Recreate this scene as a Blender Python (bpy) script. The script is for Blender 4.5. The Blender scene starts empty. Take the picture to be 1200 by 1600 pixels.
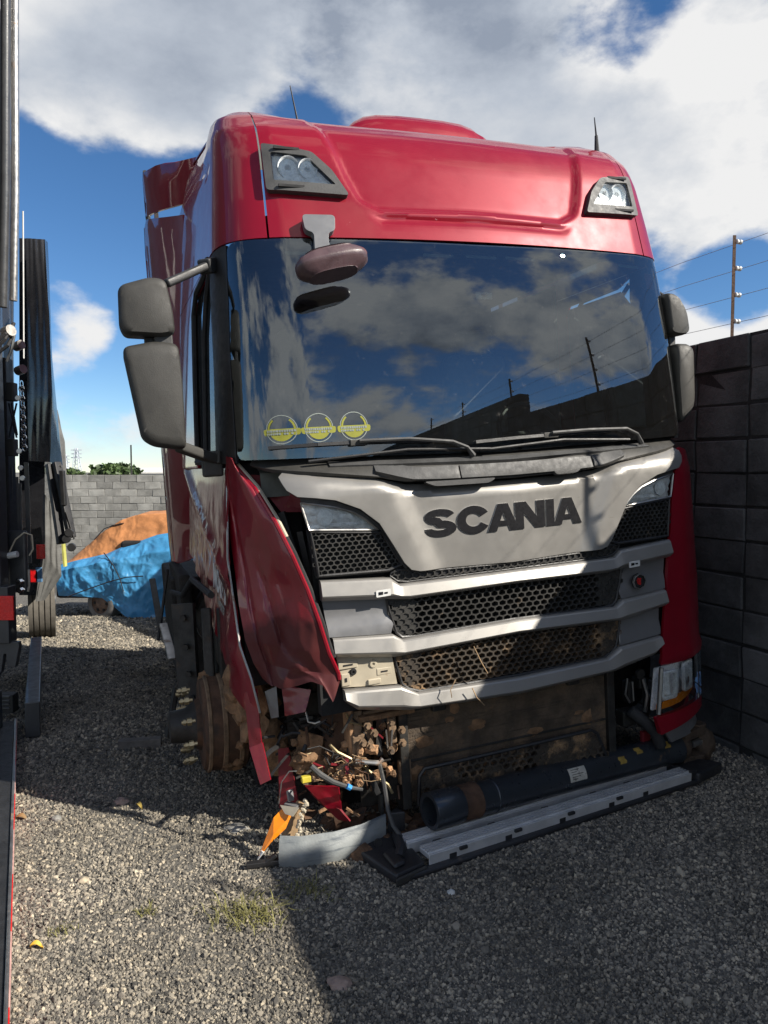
import bpy, bmesh, math, random
from mathutils import Vector, Matrix, noise
from mathutils.geometry import delaunay_2d_cdt

R = math.radians
rnd = random.Random(7)
scene = bpy.context.scene
C = scene.collection

# ---------------------------------------------------------------- camera, sky, sun, exposure
cam_d = bpy.data.cameras.new('camera')
cam = bpy.data.objects.new('camera', cam_d)
C.objects.link(cam)
cam.location = (0, 0, 1.65)
cam.rotation_euler = (R(90) - math.atan(64 / 1150), 0, 0)
cam_d.sensor_fit = 'VERTICAL'
cam_d.sensor_height = 36
cam_d.lens = 1150 / 1600 * 36
cam_d.clip_start = .05
cam_d.clip_end = 3000
scene.camera = cam

SUN_EL, SUN_AZ = R(35.5), R(111.3)          # azimuth clockwise from +Y
SUN = Vector((math.sin(SUN_AZ) * math.cos(SUN_EL), math.cos(SUN_AZ) * math.cos(SUN_EL), math.sin(SUN_EL)))

world = bpy.data.worlds.new('World')
scene.world = world
world.use_nodes = True
wn, wl = world.node_tree.nodes, world.node_tree.links
wn.clear()
def N(t, **kw):
    n = wn.new(t)
    for k, v in kw.items():
        setattr(n, k, v)
    return n
def wmath(op, a, b=None, c=None, clamp=False):
    n = N('ShaderNodeMath', operation=op)
    n.use_clamp = clamp
    for i, v in enumerate((a, b, c)):
        if v is None: continue
        if isinstance(v, (int, float)): n.inputs[i].default_value = v
        else: wl.new(v, n.inputs[i])
    return n.outputs[0]
def wvec(op, a, b=None):
    n = N('ShaderNodeVectorMath', operation=op)
    for i, v in enumerate((a, b)):
        if v is None: continue
        if isinstance(v, (tuple, list, Vector)): n.inputs[i].default_value = tuple(v)
        else: wl.new(v, n.inputs[i])
    return n
def wramp(fac, lo, hi):
    n = N('ShaderNodeMapRange'); n.interpolation_type = 'SMOOTHSTEP'
    wl.new(fac, n.inputs[0]); n.inputs[1].default_value = lo; n.inputs[2].default_value = hi
    return n.outputs[0]
sky = N('ShaderNodeTexSky', sky_type='NISHITA')
sky.sun_disc = False
sky.sun_elevation = SUN_EL
sky.sun_rotation = SUN_AZ
sky.air_density = .8
sky.dust_density = .0
sky.ozone_density = 4.0
tc = N('ShaderNodeTexCoord')
nrm = wvec('NORMALIZE', tc.outputs['Generated']).outputs[0]
sep = N('ShaderNodeSeparateXYZ'); wl.new(nrm, sep.inputs[0])
CL_OFF = (5.3, 2.2, 1.4)
stretched = wvec('MULTIPLY', nrm, (1, 1, 1.7)).outputs[0]
def cloud_field(shift):
    v = wvec('ADD', stretched, tuple(a + b for a, b in zip(shift, CL_OFF))).outputs[0]
    out = None
    for sc, det, ro, w in ((1.9, 10, .54, .80), (9., 6, .6, .20)):
        n = N('ShaderNodeTexNoise'); n.inputs['Scale'].default_value = sc
        n.inputs['Detail'].default_value = det; n.inputs['Roughness'].default_value = ro
        wl.new(v, n.inputs['Vector'])
        p = wmath('MULTIPLY', n.outputs['Fac'], w)
        out = p if out is None else wmath('ADD', out, p)
    return out
def cloud_bank(direction, radius):
    """soft 0..1 blob of cloud cover around a direction of the sky"""
    d = wvec('DOT_PRODUCT', nrm, Vector(direction).normalized()).outputs['Value']
    return wramp(d, math.cos(radius), math.cos(radius * .25))
dens = cloud_field((0, 0, 0))
dsun = cloud_field((SUN.x * .09, SUN.y * .09, SUN.z * .09 * 1.7))
cover = dens
# cumulus masses (positive) and clear gaps (negative): direction, angular radius, weight
for dirn, rad, w in (((-.36, 1, .56), .22, .20), ((-.34, 1, .47), .13, .10), ((.0, 1, .62), .34, .14), ((.40, 1, .56), .34, .085), ((.52, 1, .36), .16, .10), ((.29, 1, .64), .12, -.17), ((.46, 1, .17), .09, .10),
                     ((-.37, 1, .30), .20, -.24), ((-.1, 1, .30), .2, -.10), ((-.39, 1, .257), .10, .185), ((-.42, 1, .197), .08, .16), ((.47, 1, .25), .07, -.16), ((.02, 1, .66), .05, -.15), ((-.05, 1, .03), .4, -.05),
                     ((.8, -.7, .45), .6, .05), ((.1, -1, .5), .6, .03)):
    cover = wmath('ADD', cover, wmath('MULTIPLY', cloud_bank(dirn, rad), w))
alpha = wramp(cover, .50, .585)
alpha = wmath('MULTIPLY', alpha, wramp(sep.outputs[2], .0, .04))
thick = wramp(cover, .55, .80)
lit = wmath('MULTIPLY_ADD', wmath('SUBTRACT', dens, dsun), 5.0, .60, clamp=True)
lum = wmath('MULTIPLY', lit, wmath('SUBTRACT', 1.0, wmath('MULTIPLY', thick, .62)))
cr = N('ShaderNodeValToRGB')
cr.color_ramp.elements[0].position = .0; cr.color_ramp.elements[0].color = (3.1, 3.6, 4.5, 1)
cr.color_ramp.elements[1].position = .72; cr.color_ramp.elements[1].color = (9.0, 9.0, 9.0, 1)
e = cr.color_ramp.elements.new(.30); e.color = (5.2, 5.7, 6.5, 1)
wl.new(lum, cr.inputs[0])
mixc = N('ShaderNodeMix', data_type='RGBA'); mixc.blend_type = 'MIX'
wl.new(alpha, mixc.inputs['Factor'])
hsv = N('ShaderNodeHueSaturation'); hsv.inputs['Value'].default_value = 1.35; hsv.inputs['Saturation'].default_value = 1.15; wl.new(sky.outputs[0], hsv.inputs['Color'])
wl.new(hsv.outputs[0], mixc.inputs[6]); wl.new(cr.outputs[0], mixc.inputs[7])
bg = N('ShaderNodeBackground'); bg.inputs[1].default_value = .05
wl.new(mixc.outputs[2], bg.inputs[0])
wo = N('ShaderNodeOutputWorld'); wl.new(bg.outputs[0], wo.inputs[0])

sd = bpy.data.lights.new('sun', 'SUN')
sd.energy = 4.3
sd.angle = R(.53)
sd.color = (1, .93, .82)
sun = bpy.data.objects.new('sun', sd)
C.objects.link(sun)
sun.rotation_euler = (-SUN).to_track_quat('-Z', 'Y').to_euler()

scene.view_settings.view_transform = 'Standard'
scene.view_settings.look = 'None'
scene.view_settings.exposure = .95
scene.view_settings.gamma = 1.0
scene.view_settings.use_curve_mapping = False
scene.cycles.use_denoising = True
scene.cycles.max_bounces = 8
scene.cycles.transparent_max_bounces = 12

# ---------------------------------------------------------------- materials
MATS = {}
def M(name, col, rough=.5, metal=0., var=.15, scale=6., bump=0., bscale=40., coat=0., dirt=None, spec=.5, rvar=.1, streak=None, emit=None, flake=0.):
    """procedural surface: colour grain, roughness variation, optional dirt/streaks/bump"""
    if name in MATS: return MATS[name]
    m = bpy.data.materials.new(name); m.use_nodes = True
    nt = m.node_tree; n, l = nt.nodes, nt.links
    b = n['Principled BSDF']
    t = n.new('ShaderNodeTexCoord')
    def nz(sc, det=5, vec=None, rough_=.6):
        x = n.new('ShaderNodeTexNoise'); x.inputs['Scale'].default_value = sc
        x.inputs['Detail'].default_value = det; x.inputs['Roughness'].default_value = rough_
        l.new(vec if vec is not None else t.outputs['Object'], x.inputs['Vector']); return x.outputs['Fac']
    def mixc(f, a, c2):
        x = n.new('ShaderNodeMix'); x.data_type = 'RGBA'
        l.new(f, x.inputs['Factor'])
        for i, v in ((6, a), (7, c2)):
            if isinstance(v, tuple): x.inputs[i].default_value = (*v, 1) if len(v) == 3 else v
            else: l.new(v, x.inputs[i])
        return x.outputs[2]
    def ramp(f, lo, hi):
        x = n.new('ShaderNodeMapRange'); x.interpolation_type = 'SMOOTHSTEP'
        l.new(f, x.inputs[0]); x.inputs[1].default_value = lo; x.inputs[2].default_value = hi; return x.outputs[0]
    base = nz(scale)
    colr = mixc(ramp(base, .3, .7), tuple(c * (1 - var) for c in col), tuple(min(1, c * (1 + var)) for c in col))
    rr = n.new('ShaderNodeMapRange'); l.new(nz(scale * 3.3), rr.inputs[0])
    rr.inputs[1].default_value = .3; rr.inputs[2].default_value = .7
    rr.inputs[3].default_value = max(.02, rough - rvar); rr.inputs[4].default_value = min(1, rough + rvar)
    rough_out = rr.outputs[0]
    if streak:
        mp = n.new('ShaderNodeMapping'); l.new(t.outputs['Object'], mp.inputs[0]); mp.inputs[3].default_value = streak[3] if len(streak) > 3 else (9, 9, .6)
        f = ramp(nz(streak[1], 6, mp.outputs[0], .65), streak[2], streak[2] + .16)
        colr = mixc(f, colr, streak[0])
    if dirt:
        f = ramp(nz(dirt[2], 8, None, .68), dirt[1], dirt[1] + (dirt[3] if len(dirt) > 3 else .12))
        colr = mixc(f, colr, dirt[0])
        x = n.new('ShaderNodeMix'); l.new(f, x.inputs[0]); l.new(rough_out, x.inputs[2]); x.inputs[3].default_value = .9
        rough_out = x.outputs[0]
        if metal:
            y = n.new('ShaderNodeMath'); y.operation = 'MULTIPLY_ADD'; l.new(f, y.inputs[0]); y.inputs[1].default_value = -metal; y.inputs[2].default_value = metal
            l.new(y.outputs[0], b.inputs['Metallic'])
    l.new(colr, b.inputs['Base Color']); l.new(rough_out, b.inputs['Roughness'])
    if not (dirt and metal): b.inputs['Metallic'].default_value = metal
    b.inputs['Specular IOR Level'].default_value = spec
    b.inputs['Coat Weight'].default_value = coat
    b.inputs['Coat Roughness'].default_value = .10 if 'crumpled' in name else .03
    if bump:
        bp = n.new('ShaderNodeBump'); bp.inputs['Strength'].default_value = bump; bp.inputs['Distance'].default_value = .01
        l.new(nz(bscale, 6), bp.inputs['Height']); l.new(bp.outputs[0], b.inputs['Normal'])
    if emit:
        b.inputs['Emission Color'].default_value = (*emit[0], 1); b.inputs['Emission Strength'].default_value = emit[1]
    MATS[name] = m
    return m

MUD = (.23, .125, .062)
RED = M('red metallic paint', (.235, .0035, .0145), .40, .12, .06, 2.5, 0, 40, .75, spec=.22, rvar=.05, dirt=((.42, .16, .17), .70, 11, .03))
REDC = M('crumpled red paint', (.19, .004, .012), .36, .15, .12, 3, .2, 9, .7, dirt=((.16, .055, .045), .56, 3.2, .25), streak=((.30, .11, .10), 4, .63, (7, 7, 1.2)))
REDIN = M('dull inner red paint', (.16, .008, .014), .55, .1, .2, 6, dirt=(MUD, .6, 5))
SILVER = M('silver paint', (.245, .236, .221), .42, .35, .05, 3, 0, 40, .35, rvar=.08, streak=((.17, .155, .13), 5, .63, (2, 2, 9)), dirt=((.36, .32, .26), .68, 9, .1))
SILVERG = M('grey silver plastic', (.20, .20, .205), .38, .4, .06, 4, 0, 40, .3)
BLACKP = M('black plastic', (.018, .018, .019), .5, 0, .25, 7, .1, 120)
GREYP = M('weathered grey plastic', (.036, .0345, .031), .6, 0, .15, 9, .15, 220, dirt=((.06, .057, .05), .62, 14, .12), streak=((.09, .085, .075), 9, .72, (5, 5, 40)))
TRIMP = M('dusty trim plastic', (.05, .05, .05), .6, 0, .25, 9, .1, 90, dirt=((.20, .18, .14), .60, 7, .2))
RUBBER = M('black rubber', (.02, .02, .021), .75, 0, .3, 9, .2, 60)
CABIN = M('cab lining', (.05, .052, .048), .85, 0, .3, 6)
DARKIN = M('dark interior', (.012, .012, .013), .8, 0, .3, 6)
HEXM = M('dusty grille plastic', (.03, .029, .027), .55, 0, .3, 12, .1, 100, dirt=((.23, .165, .10), .60, 9, .18))
HEXMUD = M('muddy grille plastic', (.045, .036, .027), .7, 0, .3, 12, .2, 100, dirt=((.30, .19, .10), .50, 8, .2))
FROST = M('frosted lamp reflector', (.80, .82, .83), .3, .1, .15, 30, .3, 60)
CHROME = M('chrome', (.78, .78, .78), .14, 1., .06, 6)
STEEL = M('bare steel', (.42, .41, .39), .38, .9, .15, 9, dirt=(MUD, .60, 7))
ALU = M('ribbed aluminium', (.66, .66, .66), .42, .5, .1, 12, dirt=((.25, .2, .15), .68, 10, .1))
DSTEEL = M('dirty dark steel', (.04, .038, .035), .6, .5, .3, 9, .3, 50, dirt=((.11, .065, .036), .56, 6, .2))
RUST = M('rusty iron', (.085, .045, .026), .8, .2, .4, 9, .4, 45, dirt=((.03, .024, .02), .50, 5, .2))
MUDM = M('dried mud', (.33, .19, .10), .95, 0, .35, 14, .9, 40)
MUDD = M('brown dried soil', (.20, .115, .06), .95, 0, .4, 16, .9, 50)
CREAM = M('cream primed metal', (.42, .37, .28), .5, 0, .08, 9, dirt=(MUD, .62, 7))
WHITE = M('white label', (.6, .6, .58), .5, 0, .08, 20)
INK = M('dark reflection mark', (.006, .006, .008), .5, 0, .2, 30, spec=.25, dirt=((.10, .10, .10), .70, 40, .03))
ORANGEL = M('amber lens plastic', (.75, .22, .005), .22, 0, .15, 14, .2, 30, .5)
BLUEG = M('blue grey painted steel', (.036, .042, .05), .34, .3, .15, 6, .05, 60, .3, dirt=((.2, .13, .07), .64, 5, .1))
YELLOW = M('yellow sticker ink', (.26, .26, .03), .5, 0, .1, 20)
STICKW = M('pale sticker ink', (.24, .27, .25), .5, 0, .1, 20)
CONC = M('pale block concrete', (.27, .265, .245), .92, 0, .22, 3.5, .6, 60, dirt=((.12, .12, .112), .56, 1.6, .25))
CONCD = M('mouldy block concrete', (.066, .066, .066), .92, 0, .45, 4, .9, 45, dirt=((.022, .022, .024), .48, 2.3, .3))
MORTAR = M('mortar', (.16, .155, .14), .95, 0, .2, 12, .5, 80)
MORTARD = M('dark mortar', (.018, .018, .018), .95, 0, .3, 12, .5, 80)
TARPB = M('blue polythene tarp', (.05, .24, .47), .42, 0, .14, 5, .25, 30, dirt=((.20, .34, .46), .60, 7, .15))
TARPO = M('orange canvas tarp', (.45, .19, .07), .8, 0, .2, 6, .4, 70, dirt=((.30, .14, .06), .57, 4, .2))
CURTAIN = M('black pvc curtain', (.022, .022, .025), .27, 0, .2, 4, .15, 14, .4)
CURTAINM = M('grey dusty canvas', (.12, .12, .115), .8, 0, .25, 6, .4, 60)
TRAILP = M('dark grey painted steel', (.055, .057, .06), .4, .2, .15, 7, .1, 90, .2, dirt=((.18, .17, .15), .70, 20, .04))
REDREF = M('red reflector', (.75, .01, .012), .25, 0, .1, 30, .2, 90, .6)
WOODD = M('cracked wood', (.30, .20, .11), .8, 0, .3, 12, .5, 40)
SCREWS = M('brass coloured nuts', (.42, .34, .2), .4, .8, .2, 12, dirt=(MUD, .62, 12))
BARK = M('bark', (.10, .075, .05), .9, 0, .3, 12, .5, 30)
LEAFM = M('foliage', (.05, .085, .022), .6, 0, .5, 1.5)
LEAFL = M('light palm foliage', (.09, .15, .04), .55, 0, .4, 1.5)
GRASSM = M('dry grass', (.17, .16, .05), .7, 0, .4, 9)
LEAFY = M('yellow leaf', (.55, .33, .03), .6, 0, .2, 40)
STONEP = M('pinkish stone', (.27, .20, .165), .85, 0, .25, 20, .4, 60)
STONEG = M('grey stone', (.20, .195, .18), .9, 0, .3, 20, .4, 60)

def glass_mat(name, tint, ior, rough=0.0):
    m = bpy.data.materials.new(name); m.use_nodes = True
    n, l = m.node_tree.nodes, m.node_tree.links
    n.clear()
    tr = n.new('ShaderNodeBsdfTransparent'); tr.inputs[0].default_value = (*tint, 1)
    gl = n.new('ShaderNodeBsdfGlossy'); gl.inputs['Roughness'].default_value = rough; gl.inputs['Color'].default_value = (.86, .94, 1, 1)
    df = n.new('ShaderNodeBsdfDiffuse'); df.inputs[0].default_value = (.35, .33, .30, 1)
    fr = n.new('ShaderNodeFresnel'); fr.inputs[0].default_value = ior
    t = n.new('ShaderNodeTexCoord')
    v = n.new('ShaderNodeTexNoise'); v.inputs['Scale'].default_value = 26; v.inputs['Detail'].default_value = 8; v.inputs['Roughness'].default_value = .8
    l.new(t.outputs['Object'], v.inputs['Vector'])
    mr = n.new('ShaderNodeMapRange'); l.new(v.outputs[0], mr.inputs[0])
    mr.inputs[1].default_value = .60; mr.inputs[2].default_value = .80; mr.inputs[3].default_value = .011; mr.inputs[4].default_value = .26
    a = n.new('ShaderNodeMixShader'); b = n.new('ShaderNodeMixShader')
    l.new(fr.outputs[0], a.inputs[0]); l.new(tr.outputs[0], a.inputs[1]); l.new(gl.outputs[0], a.inputs[2])
    l.new(mr.outputs[0], b.inputs[0]); l.new(a.outputs[0], b.inputs[1]); l.new(df.outputs[0], b.inputs[2])
    o = n.new('ShaderNodeOutputMaterial'); l.new(b.outputs[0], o.inputs[0])
    return m
GLASS = glass_mat('tinted windscreen glass', (.58, .64, .61), 2.25)
SIDEGL = glass_mat('side window glass', (.16, .18, .18), 1.9)
LENS = glass_mat('clear lamp lens', (.90, .92, .92), 1.45)

# ---------------------------------------------------------------- mesh helpers
def obj(name, verts, faces, mat, parent=None, smooth=True, solid=0., bevel=0., seg=2, ang=40, subsurf=0):
    me = bpy.data.meshes.new(name)
    me.from_pydata([tuple(v) for v in verts], [], faces)
    return finish(name, me, mat, parent, smooth, solid, bevel, seg, ang, subsurf)
def finish(name, me, mat, parent=None, smooth=True, solid=0., bevel=0., seg=2, ang=40, subsurf=0):
    mats = mat if isinstance(mat, (list, tuple)) else [mat]
    for q in mats: me.materials.append(q)
    if smooth:
        me.polygons.foreach_set('use_smooth', [True] * len(me.polygons))
        if smooth != 'all' and not solid and not bevel: me.set_sharp_from_angle(angle=R(ang))
    me.update()
    o = bpy.data.objects.new(name, me)
    C.objects.link(o)
    if parent is not None: o.parent = parent
    if subsurf:
        q = o.modifiers.new('sub', 'SUBSURF'); q.levels = q.render_levels = subsurf
    if solid:
        q = o.modifiers.new('thick', 'SOLIDIFY'); q.thickness = abs(solid); q.offset = -1 if solid > 0 else 1; q.use_even_offset = False
    if bevel:
        q = o.modifiers.new('bevel', 'BEVEL'); q.width = bevel; q.segments = seg; q.limit_method = 'ANGLE'; q.angle_limit = R(48)
        q.harden_normals = False
        q2 = o.modifiers.new('wn', 'WEIGHTED_NORMAL'); q2.keep_sharp = True
    elif solid and smooth:
        q = o.modifiers.new('es', 'EDGE_SPLIT'); q.split_angle = R(ang); q.use_edge_sharp = False
    return o
class MB:
    """collects simple solids into one mesh"""
    def __init__(s): s.v, s.f = [], []
    def add(s, v, f):
        k = len(s.v); s.v += [Vector(p) for p in v]; s.f += [[i + k for i in q] for q in f]; return s
    def box(s, c, d, rot=None):
        h = Vector(d) / 2
        v = [Vector((x, y, z)) for x in (-h.x, h.x) for y in (-h.y, h.y) for z in (-h.z, h.z)]
        if rot is not None: v = [rot @ p for p in v]
        return s.add([p + Vector(c) for p in v], [(0, 1, 3, 2), (4, 6, 7, 5), (0, 4, 5, 1), (2, 3, 7, 6), (0, 2, 6, 4), (1, 5, 7, 3)])
    def beam(s, a, b, w, h, up=(0, 0, 1)):
        a, b = Vector(a), Vector(b); d = (b - a); ln = d.length; d.normalize()
        x = d.cross(Vector(up))
        if x.length < 1e-4: x = d.cross(Vector((1, 0, 0)))
        x.normalize(); z = x.cross(d)
        m = Matrix((x, d, z)).transposed()
        return s.box((a + b) / 2, (w, ln, h), m)
    def tube(s, pts, r, n=8, caps=True):
        pts = [Vector(p) for p in pts]; k = len(s.v); m = len(pts)
        prev = None
        for i, p in enumerate(pts):
            d = (pts[min(i + 1, m - 1)] - pts[max(i - 1, 0)])
            if d.length < 1e-9: d = Vector((0, 0, 1))
            d.normalize()
            if prev is None:
                x = d.cross(Vector((0, 0, 1)));
                if x.length < 1e-3: x = d.cross(Vector((1, 0, 0)))
            else: x = prev - d * prev.dot(d)
            x.normalize(); prev = x; y = d.cross(x)
            rr = r[i] if isinstance(r, (list, tuple)) else r
            for j in range(n):
                a = 2 * math.pi * j / n
                s.v.append(p + (x * math.cos(a) + y * math.sin(a)) * rr)
        for i in range(m - 1):
            for j in range(n):
                s.f.append([k + i * n + j, k + i * n + (j + 1) % n, k + (i + 1) * n + (j + 1) % n, k + (i + 1) * n + j])
        if caps:
            s.f.append([k + j for j in reversed(range(n))]); s.f.append([k + (m - 1) * n + j for j in range(n)])
        return s
    def lathe(s, prof, o, axis, n=24, closed=False):
        """prof: (along, radius) list around axis through o"""
        ax = Vector(axis).normalized(); x = ax.cross(Vector((0, 0, 1)))
        if x.length < 1e-3: x = ax.cross(Vector((1, 0, 0)))
        x.normalize(); y = ax.cross(x); k = len(s.v); m = len(prof)
        for (t, r) in prof:
            for j in range(n):
                a = 2 * math.pi * j / n
                s.v.append(Vector(o) + ax * t + (x * math.cos(a) + y * math.sin(a)) * r)
        for i in range(m - 1):
            for j in range(n):
                s.f.append([k + i * n + j, k + i * n + (j + 1) % n, k + (i + 1) * n + (j + 1) % n, k + (i + 1) * n + j])
        if not closed:
            s.f.append([k + j for j in reversed(range(n))]); s.f.append([k + (m - 1) * n + j for j in range(n)])
        return s
    def blob(s, c, r, seed=0, amp=.35, lv=2):
        bm = bmesh.new(); bmesh.ops.create_icosphere(bm, subdivisions=lv, radius=1)
        rr = Vector(r) if isinstance(r, (tuple, list, Vector)) else Vector((r, r, r))
        vs = []
        for v in bm.verts:
            q = v.co * (1 + amp * noise.noise(v.co * 1.7 + Vector((seed * 3.1, seed, 0))) + amp * .5 * noise.noise(v.co * 4.3 + Vector((seed, 9, 0))))
            vs.append(Vector((q.x * rr.x, q.y * rr.y, q.z * rr.z)) + Vector(c))
        s.add(vs, [[v.index for v in f.verts] for f in bm.faces]); bm.free(); return s
    def build(s, name, mat, parent=None, **kw):
        return obj(name, s.v, s.f, mat, parent, **kw)

def empty(name, loc=(0, 0, 0), rot=(0, 0, 0), scale=1):
    o = bpy.data.objects.new(name, None); C.objects.link(o)
    o.location = loc; o.rotation_euler = rot; o.scale = (scale,) * 3; o.empty_display_size = .1
    return o
def tag(o, label=None, cat=None, group=None, kind=None):
    if label: o['label'] = label
    if cat: o['category'] = cat
    if group: o['group'] = group
    if kind: o['kind'] = kind
    return o
def lerp(a, b, t): return a + (b - a) * t
def sstep(a, b, x):
    if a == b: return float(x >= a)
    t = max(0., min(1., (x - a) / (b - a))); return t * t * (3 - 2 * t)
def interp(x, pts):
    if x <= pts[0][0]: return pts[0][1]
    for (a, p), (b, q) in zip(pts, pts[1:]):
        if x <= b: return p + (q - p) * (x - a) / (b - a)
    return pts[-1][1]
def inside(x, y, poly):
    c = False; j = len(poly) - 1
    for i in range(len(poly)):
        xi, yi = poly[i]; xj, yj = poly[j]
        if (yi > y) != (yj > y) and x < (xj - xi) * (y - yi) / (yj - yi) + xi: c = not c
        j = i
    return c
def rpoly(pts, r, n=4):
    out = []; m = len(pts)
    for i in range(m):
        p, a, b = Vector(pts[i]), Vector(pts[i - 1]), Vector(pts[(i + 1) % m])
        u, w = (a - p), (b - p)
        k = min(r, u.length * .45, w.length * .45)
        A, B = p + u.normalized() * k, p + w.normalized() * k
        for j in range(n + 1):
            t = j / n; q = A * (1 - t) ** 2 + p * 2 * t * (1 - t) + B * t * t; out.append((q.x, q.y))
    return out
def mir(pts): return [(-x, y) for x, y in pts]
def sym(half):
    """close a right-half outline (from centre top, clockwise to centre bottom) into a full one"""
    return half + [(-x, y) for x, y in reversed(half) if abs(x) > 1e-6]
def subdiv(loop, d):
    out = []
    for i in range(len(loop)):
        a, b = Vector(loop[i]), Vector(loop[(i + 1) % len(loop)])
        k = max(1, int((b - a).length / d))
        for j in range(k):
            q = a + (b - a) * j / k; out.append((q.x, q.y))
    return out
def tri_region(loops, res):
    """triangulate a 2D region bounded by loops (first outer, others holes) with interior points"""
    pts, edges = [], []
    for lp in loops:
        lp = subdiv(lp, res); k = len(pts); pts += [Vector(p) for p in lp]
        edges += [(k + i, k + (i + 1) % len(lp)) for i in range(len(lp))]
    xs = [p.x for p in pts]; ys = [p.y for p in pts]
    bl = [(p.x, p.y) for p in pts]
    y = min(ys) + res * .6; row = 0
    grid = {}
    for p in pts: grid.setdefault((int(p.x // res), int(p.y // res)), []).append(p)
    while y < max(ys):
        x = min(xs) + res * (.6 if row % 2 else .1)
        while x < max(xs):
            odd = sum(inside(x, y, lp) for lp in loops) % 2
            if odd:
                near = False; gx, gy = int(x // res), int(y // res)
                for i in (-1, 0, 1):
                    for j in (-1, 0, 1):
                        for q in grid.get((gx + i, gy + j), ()):
                            if (q.x - x) ** 2 + (q.y - y) ** 2 < (res * .5) ** 2: near = True
                if not near: pts.append(Vector((x, y)))
            x += res
        y += res; row += 1
    v, e_, f, *_ = delaunay_2d_cdt(pts, edges, [], 0, 1e-6)
    fs = []
    for t in f:
        cx = sum(v[i].x for i in t) / 3; cy = sum(v[i].y for i in t) / 3
        if sum(inside(cx, cy, lp) for lp in loops) % 2: fs.append(list(t))
    return v, fs

# ================================================================ THE SETTING
def ground_z(x, y):
    return -.118 * 5 * (sstep(4, 16, y) * 2.0) * .95 if y > 4 else 0.

def hillock(x, y):
    return .018 * noise.noise(Vector((x * .7, y * .7, 1))) + .006 * noise.noise(Vector((x * 3, y * 3, 2)))
xs = [-900, -300, -120, -60, -30, -20, -14, -10, -8] + [-7 + .25 * i for i in range(49)] + [6, 8, 12, 20, 30, 60, 120, 300, 900]
ys = [-900, -300, -100, -40, -20, -10, -5, -2, 0] + [.5 + .18 * i for i in range(60)] + [11.6 + .5 * i for i in range(14)] + [20, 24, 30, 60, 120, 300, 900, 1500]
gv = [(x, y, ground_z(x, y) + hillock(x, y)) for y in ys for x in xs]
nx = len(xs)
gf = [(j * nx + i, j * nx + i + 1, (j + 1) * nx + i + 1, (j + 1) * nx + i) for j in range(len(ys) - 1) for i in range(nx - 1)]
GROUND = M('compacted gravel yard', (.125, .118, .104), .95, 0, .35, 30, .9, 130, dirt=((.05, .047, .043), .50, 60, .12), streak=((.17, .155, .13), 1.1, .52, (1, 1, 1)))
tag(obj('gravel_ground', gv, gf, GROUND), kind='structure')

# loose chippings: real stones, instanced over the yard
cm = bpy.data.materials.new('stone chippings'); cm.use_nodes = True
n, l = cm.node_tree.nodes, cm.node_tree.links
oi = n.new('ShaderNodeObjectInfo'); rp = n.new('ShaderNodeValToRGB')
rp.color_ramp.elements[0].color = (.04, .039, .037, 1); rp.color_ramp.elements[1].color = (.40, .36, .29, 1)
for p, c in ((.2, (.095, .091, .083, 1)), (.5, (.165, .154, .135, 1)), (.85, (.25, .229, .193, 1)), (.95, (.34, .306, .248, 1))):
    q = rp.color_ramp.elements.new(p); q.color = c
l.new(oi.outputs['Random'], rp.inputs[0])
geo = n.new('ShaderNodeNewGeometry'); pn = n.new('ShaderNodeTexNoise'); pn.inputs['Scale'].default_value = 1.3; pn.inputs['Detail'].default_value = 4; l.new(geo.outputs['Position'], pn.inputs['Vector'])
pm = n.new('ShaderNodeMapRange'); l.new(pn.outputs[0], pm.inputs[0]); pm.inputs[1].default_value = .35; pm.inputs[2].default_value = .65
px_ = n.new('ShaderNodeMix'); px_.data_type = 'RGBA'; px_.blend_type = 'MULTIPLY'; px_.inputs[0].default_value = 1; l.new(rp.outputs[0], px_.inputs[6])
pc = n.new('ShaderNodeMix'); pc.data_type = 'RGBA'; l.new(pm.outputs[0], pc.inputs[0]); pc.inputs[6].default_value = (.78, .75, .69, 1); pc.inputs[7].default_value = (1.38, 1.33, 1.24, 1)
l.new(pc.outputs[2], px_.inputs[7]); l.new(px_.outputs[2], n['Principled BSDF'].inputs['Base Color'])
n['Principled BSDF'].inputs['Roughness'].default_value = .85
gp, gs = [], []
g2 = random.Random(3)
def sow(y0, y1, xl0, xl1, xr0, xr1, dens, r0, r1):
    """stones per square metre in a strip whose left and right limits run linearly with y"""
    area = (y1 - y0) * ((xr0 - xl0) + (xr1 - xl1)) / 2
    for _ in range(int(area * dens)):
        y = g2.uniform(y0, y1); t = (y - y0) / (y1 - y0)
        x = g2.uniform(lerp(xl0, xl1, t), lerp(xr0, xr1, t))
        rad = r0 + (r1 - r0) * g2.random() ** 3.0
        gp.append((x, y, ground_z(x, y) + hillock(x, y) + rad * .15)); gs.append(rad)
sow(1.7, 2.7, -1.25, -1.7, 1.3, 1.9, 26000, .0024, .009)
sow(2.7, 4.0, -1.7, -2.3, 1.9, 2.4, 18000, .0026, .010)
sow(4.0, 6.5, -2.5, -3.6, 2.4, .8, 6000, .004, .014)
sow(6.5, 10, -3.6, -5.4, -1.4, -2.2, 1800, .007, .02)
sow(10, 15, -5.4, -8.0, -2.2, -3.5, 450, .012, .03)
sow(1.8, 4.2, -1.7, -2.3, 1.6, 2.2, 30, .011, .02)
gm = bpy.data.meshes.new('loose_gravel'); gm.from_pydata(gp, [], [])
at = gm.attributes.new('rad', 'FLOAT', 'POINT'); at.data.foreach_set('value', gs)
go = bpy.data.objects.new('loose_gravel', gm); C.objects.link(go)
tag(go, 'loose grey and beige stone chippings covering the yard', 'gravel', kind='stuff')
ng = bpy.data.node_groups.new('gravel scatter', 'GeometryNodeTree')
ng.interface.new_socket('Geometry', in_out='INPUT', socket_type='NodeSocketGeometry')
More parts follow.
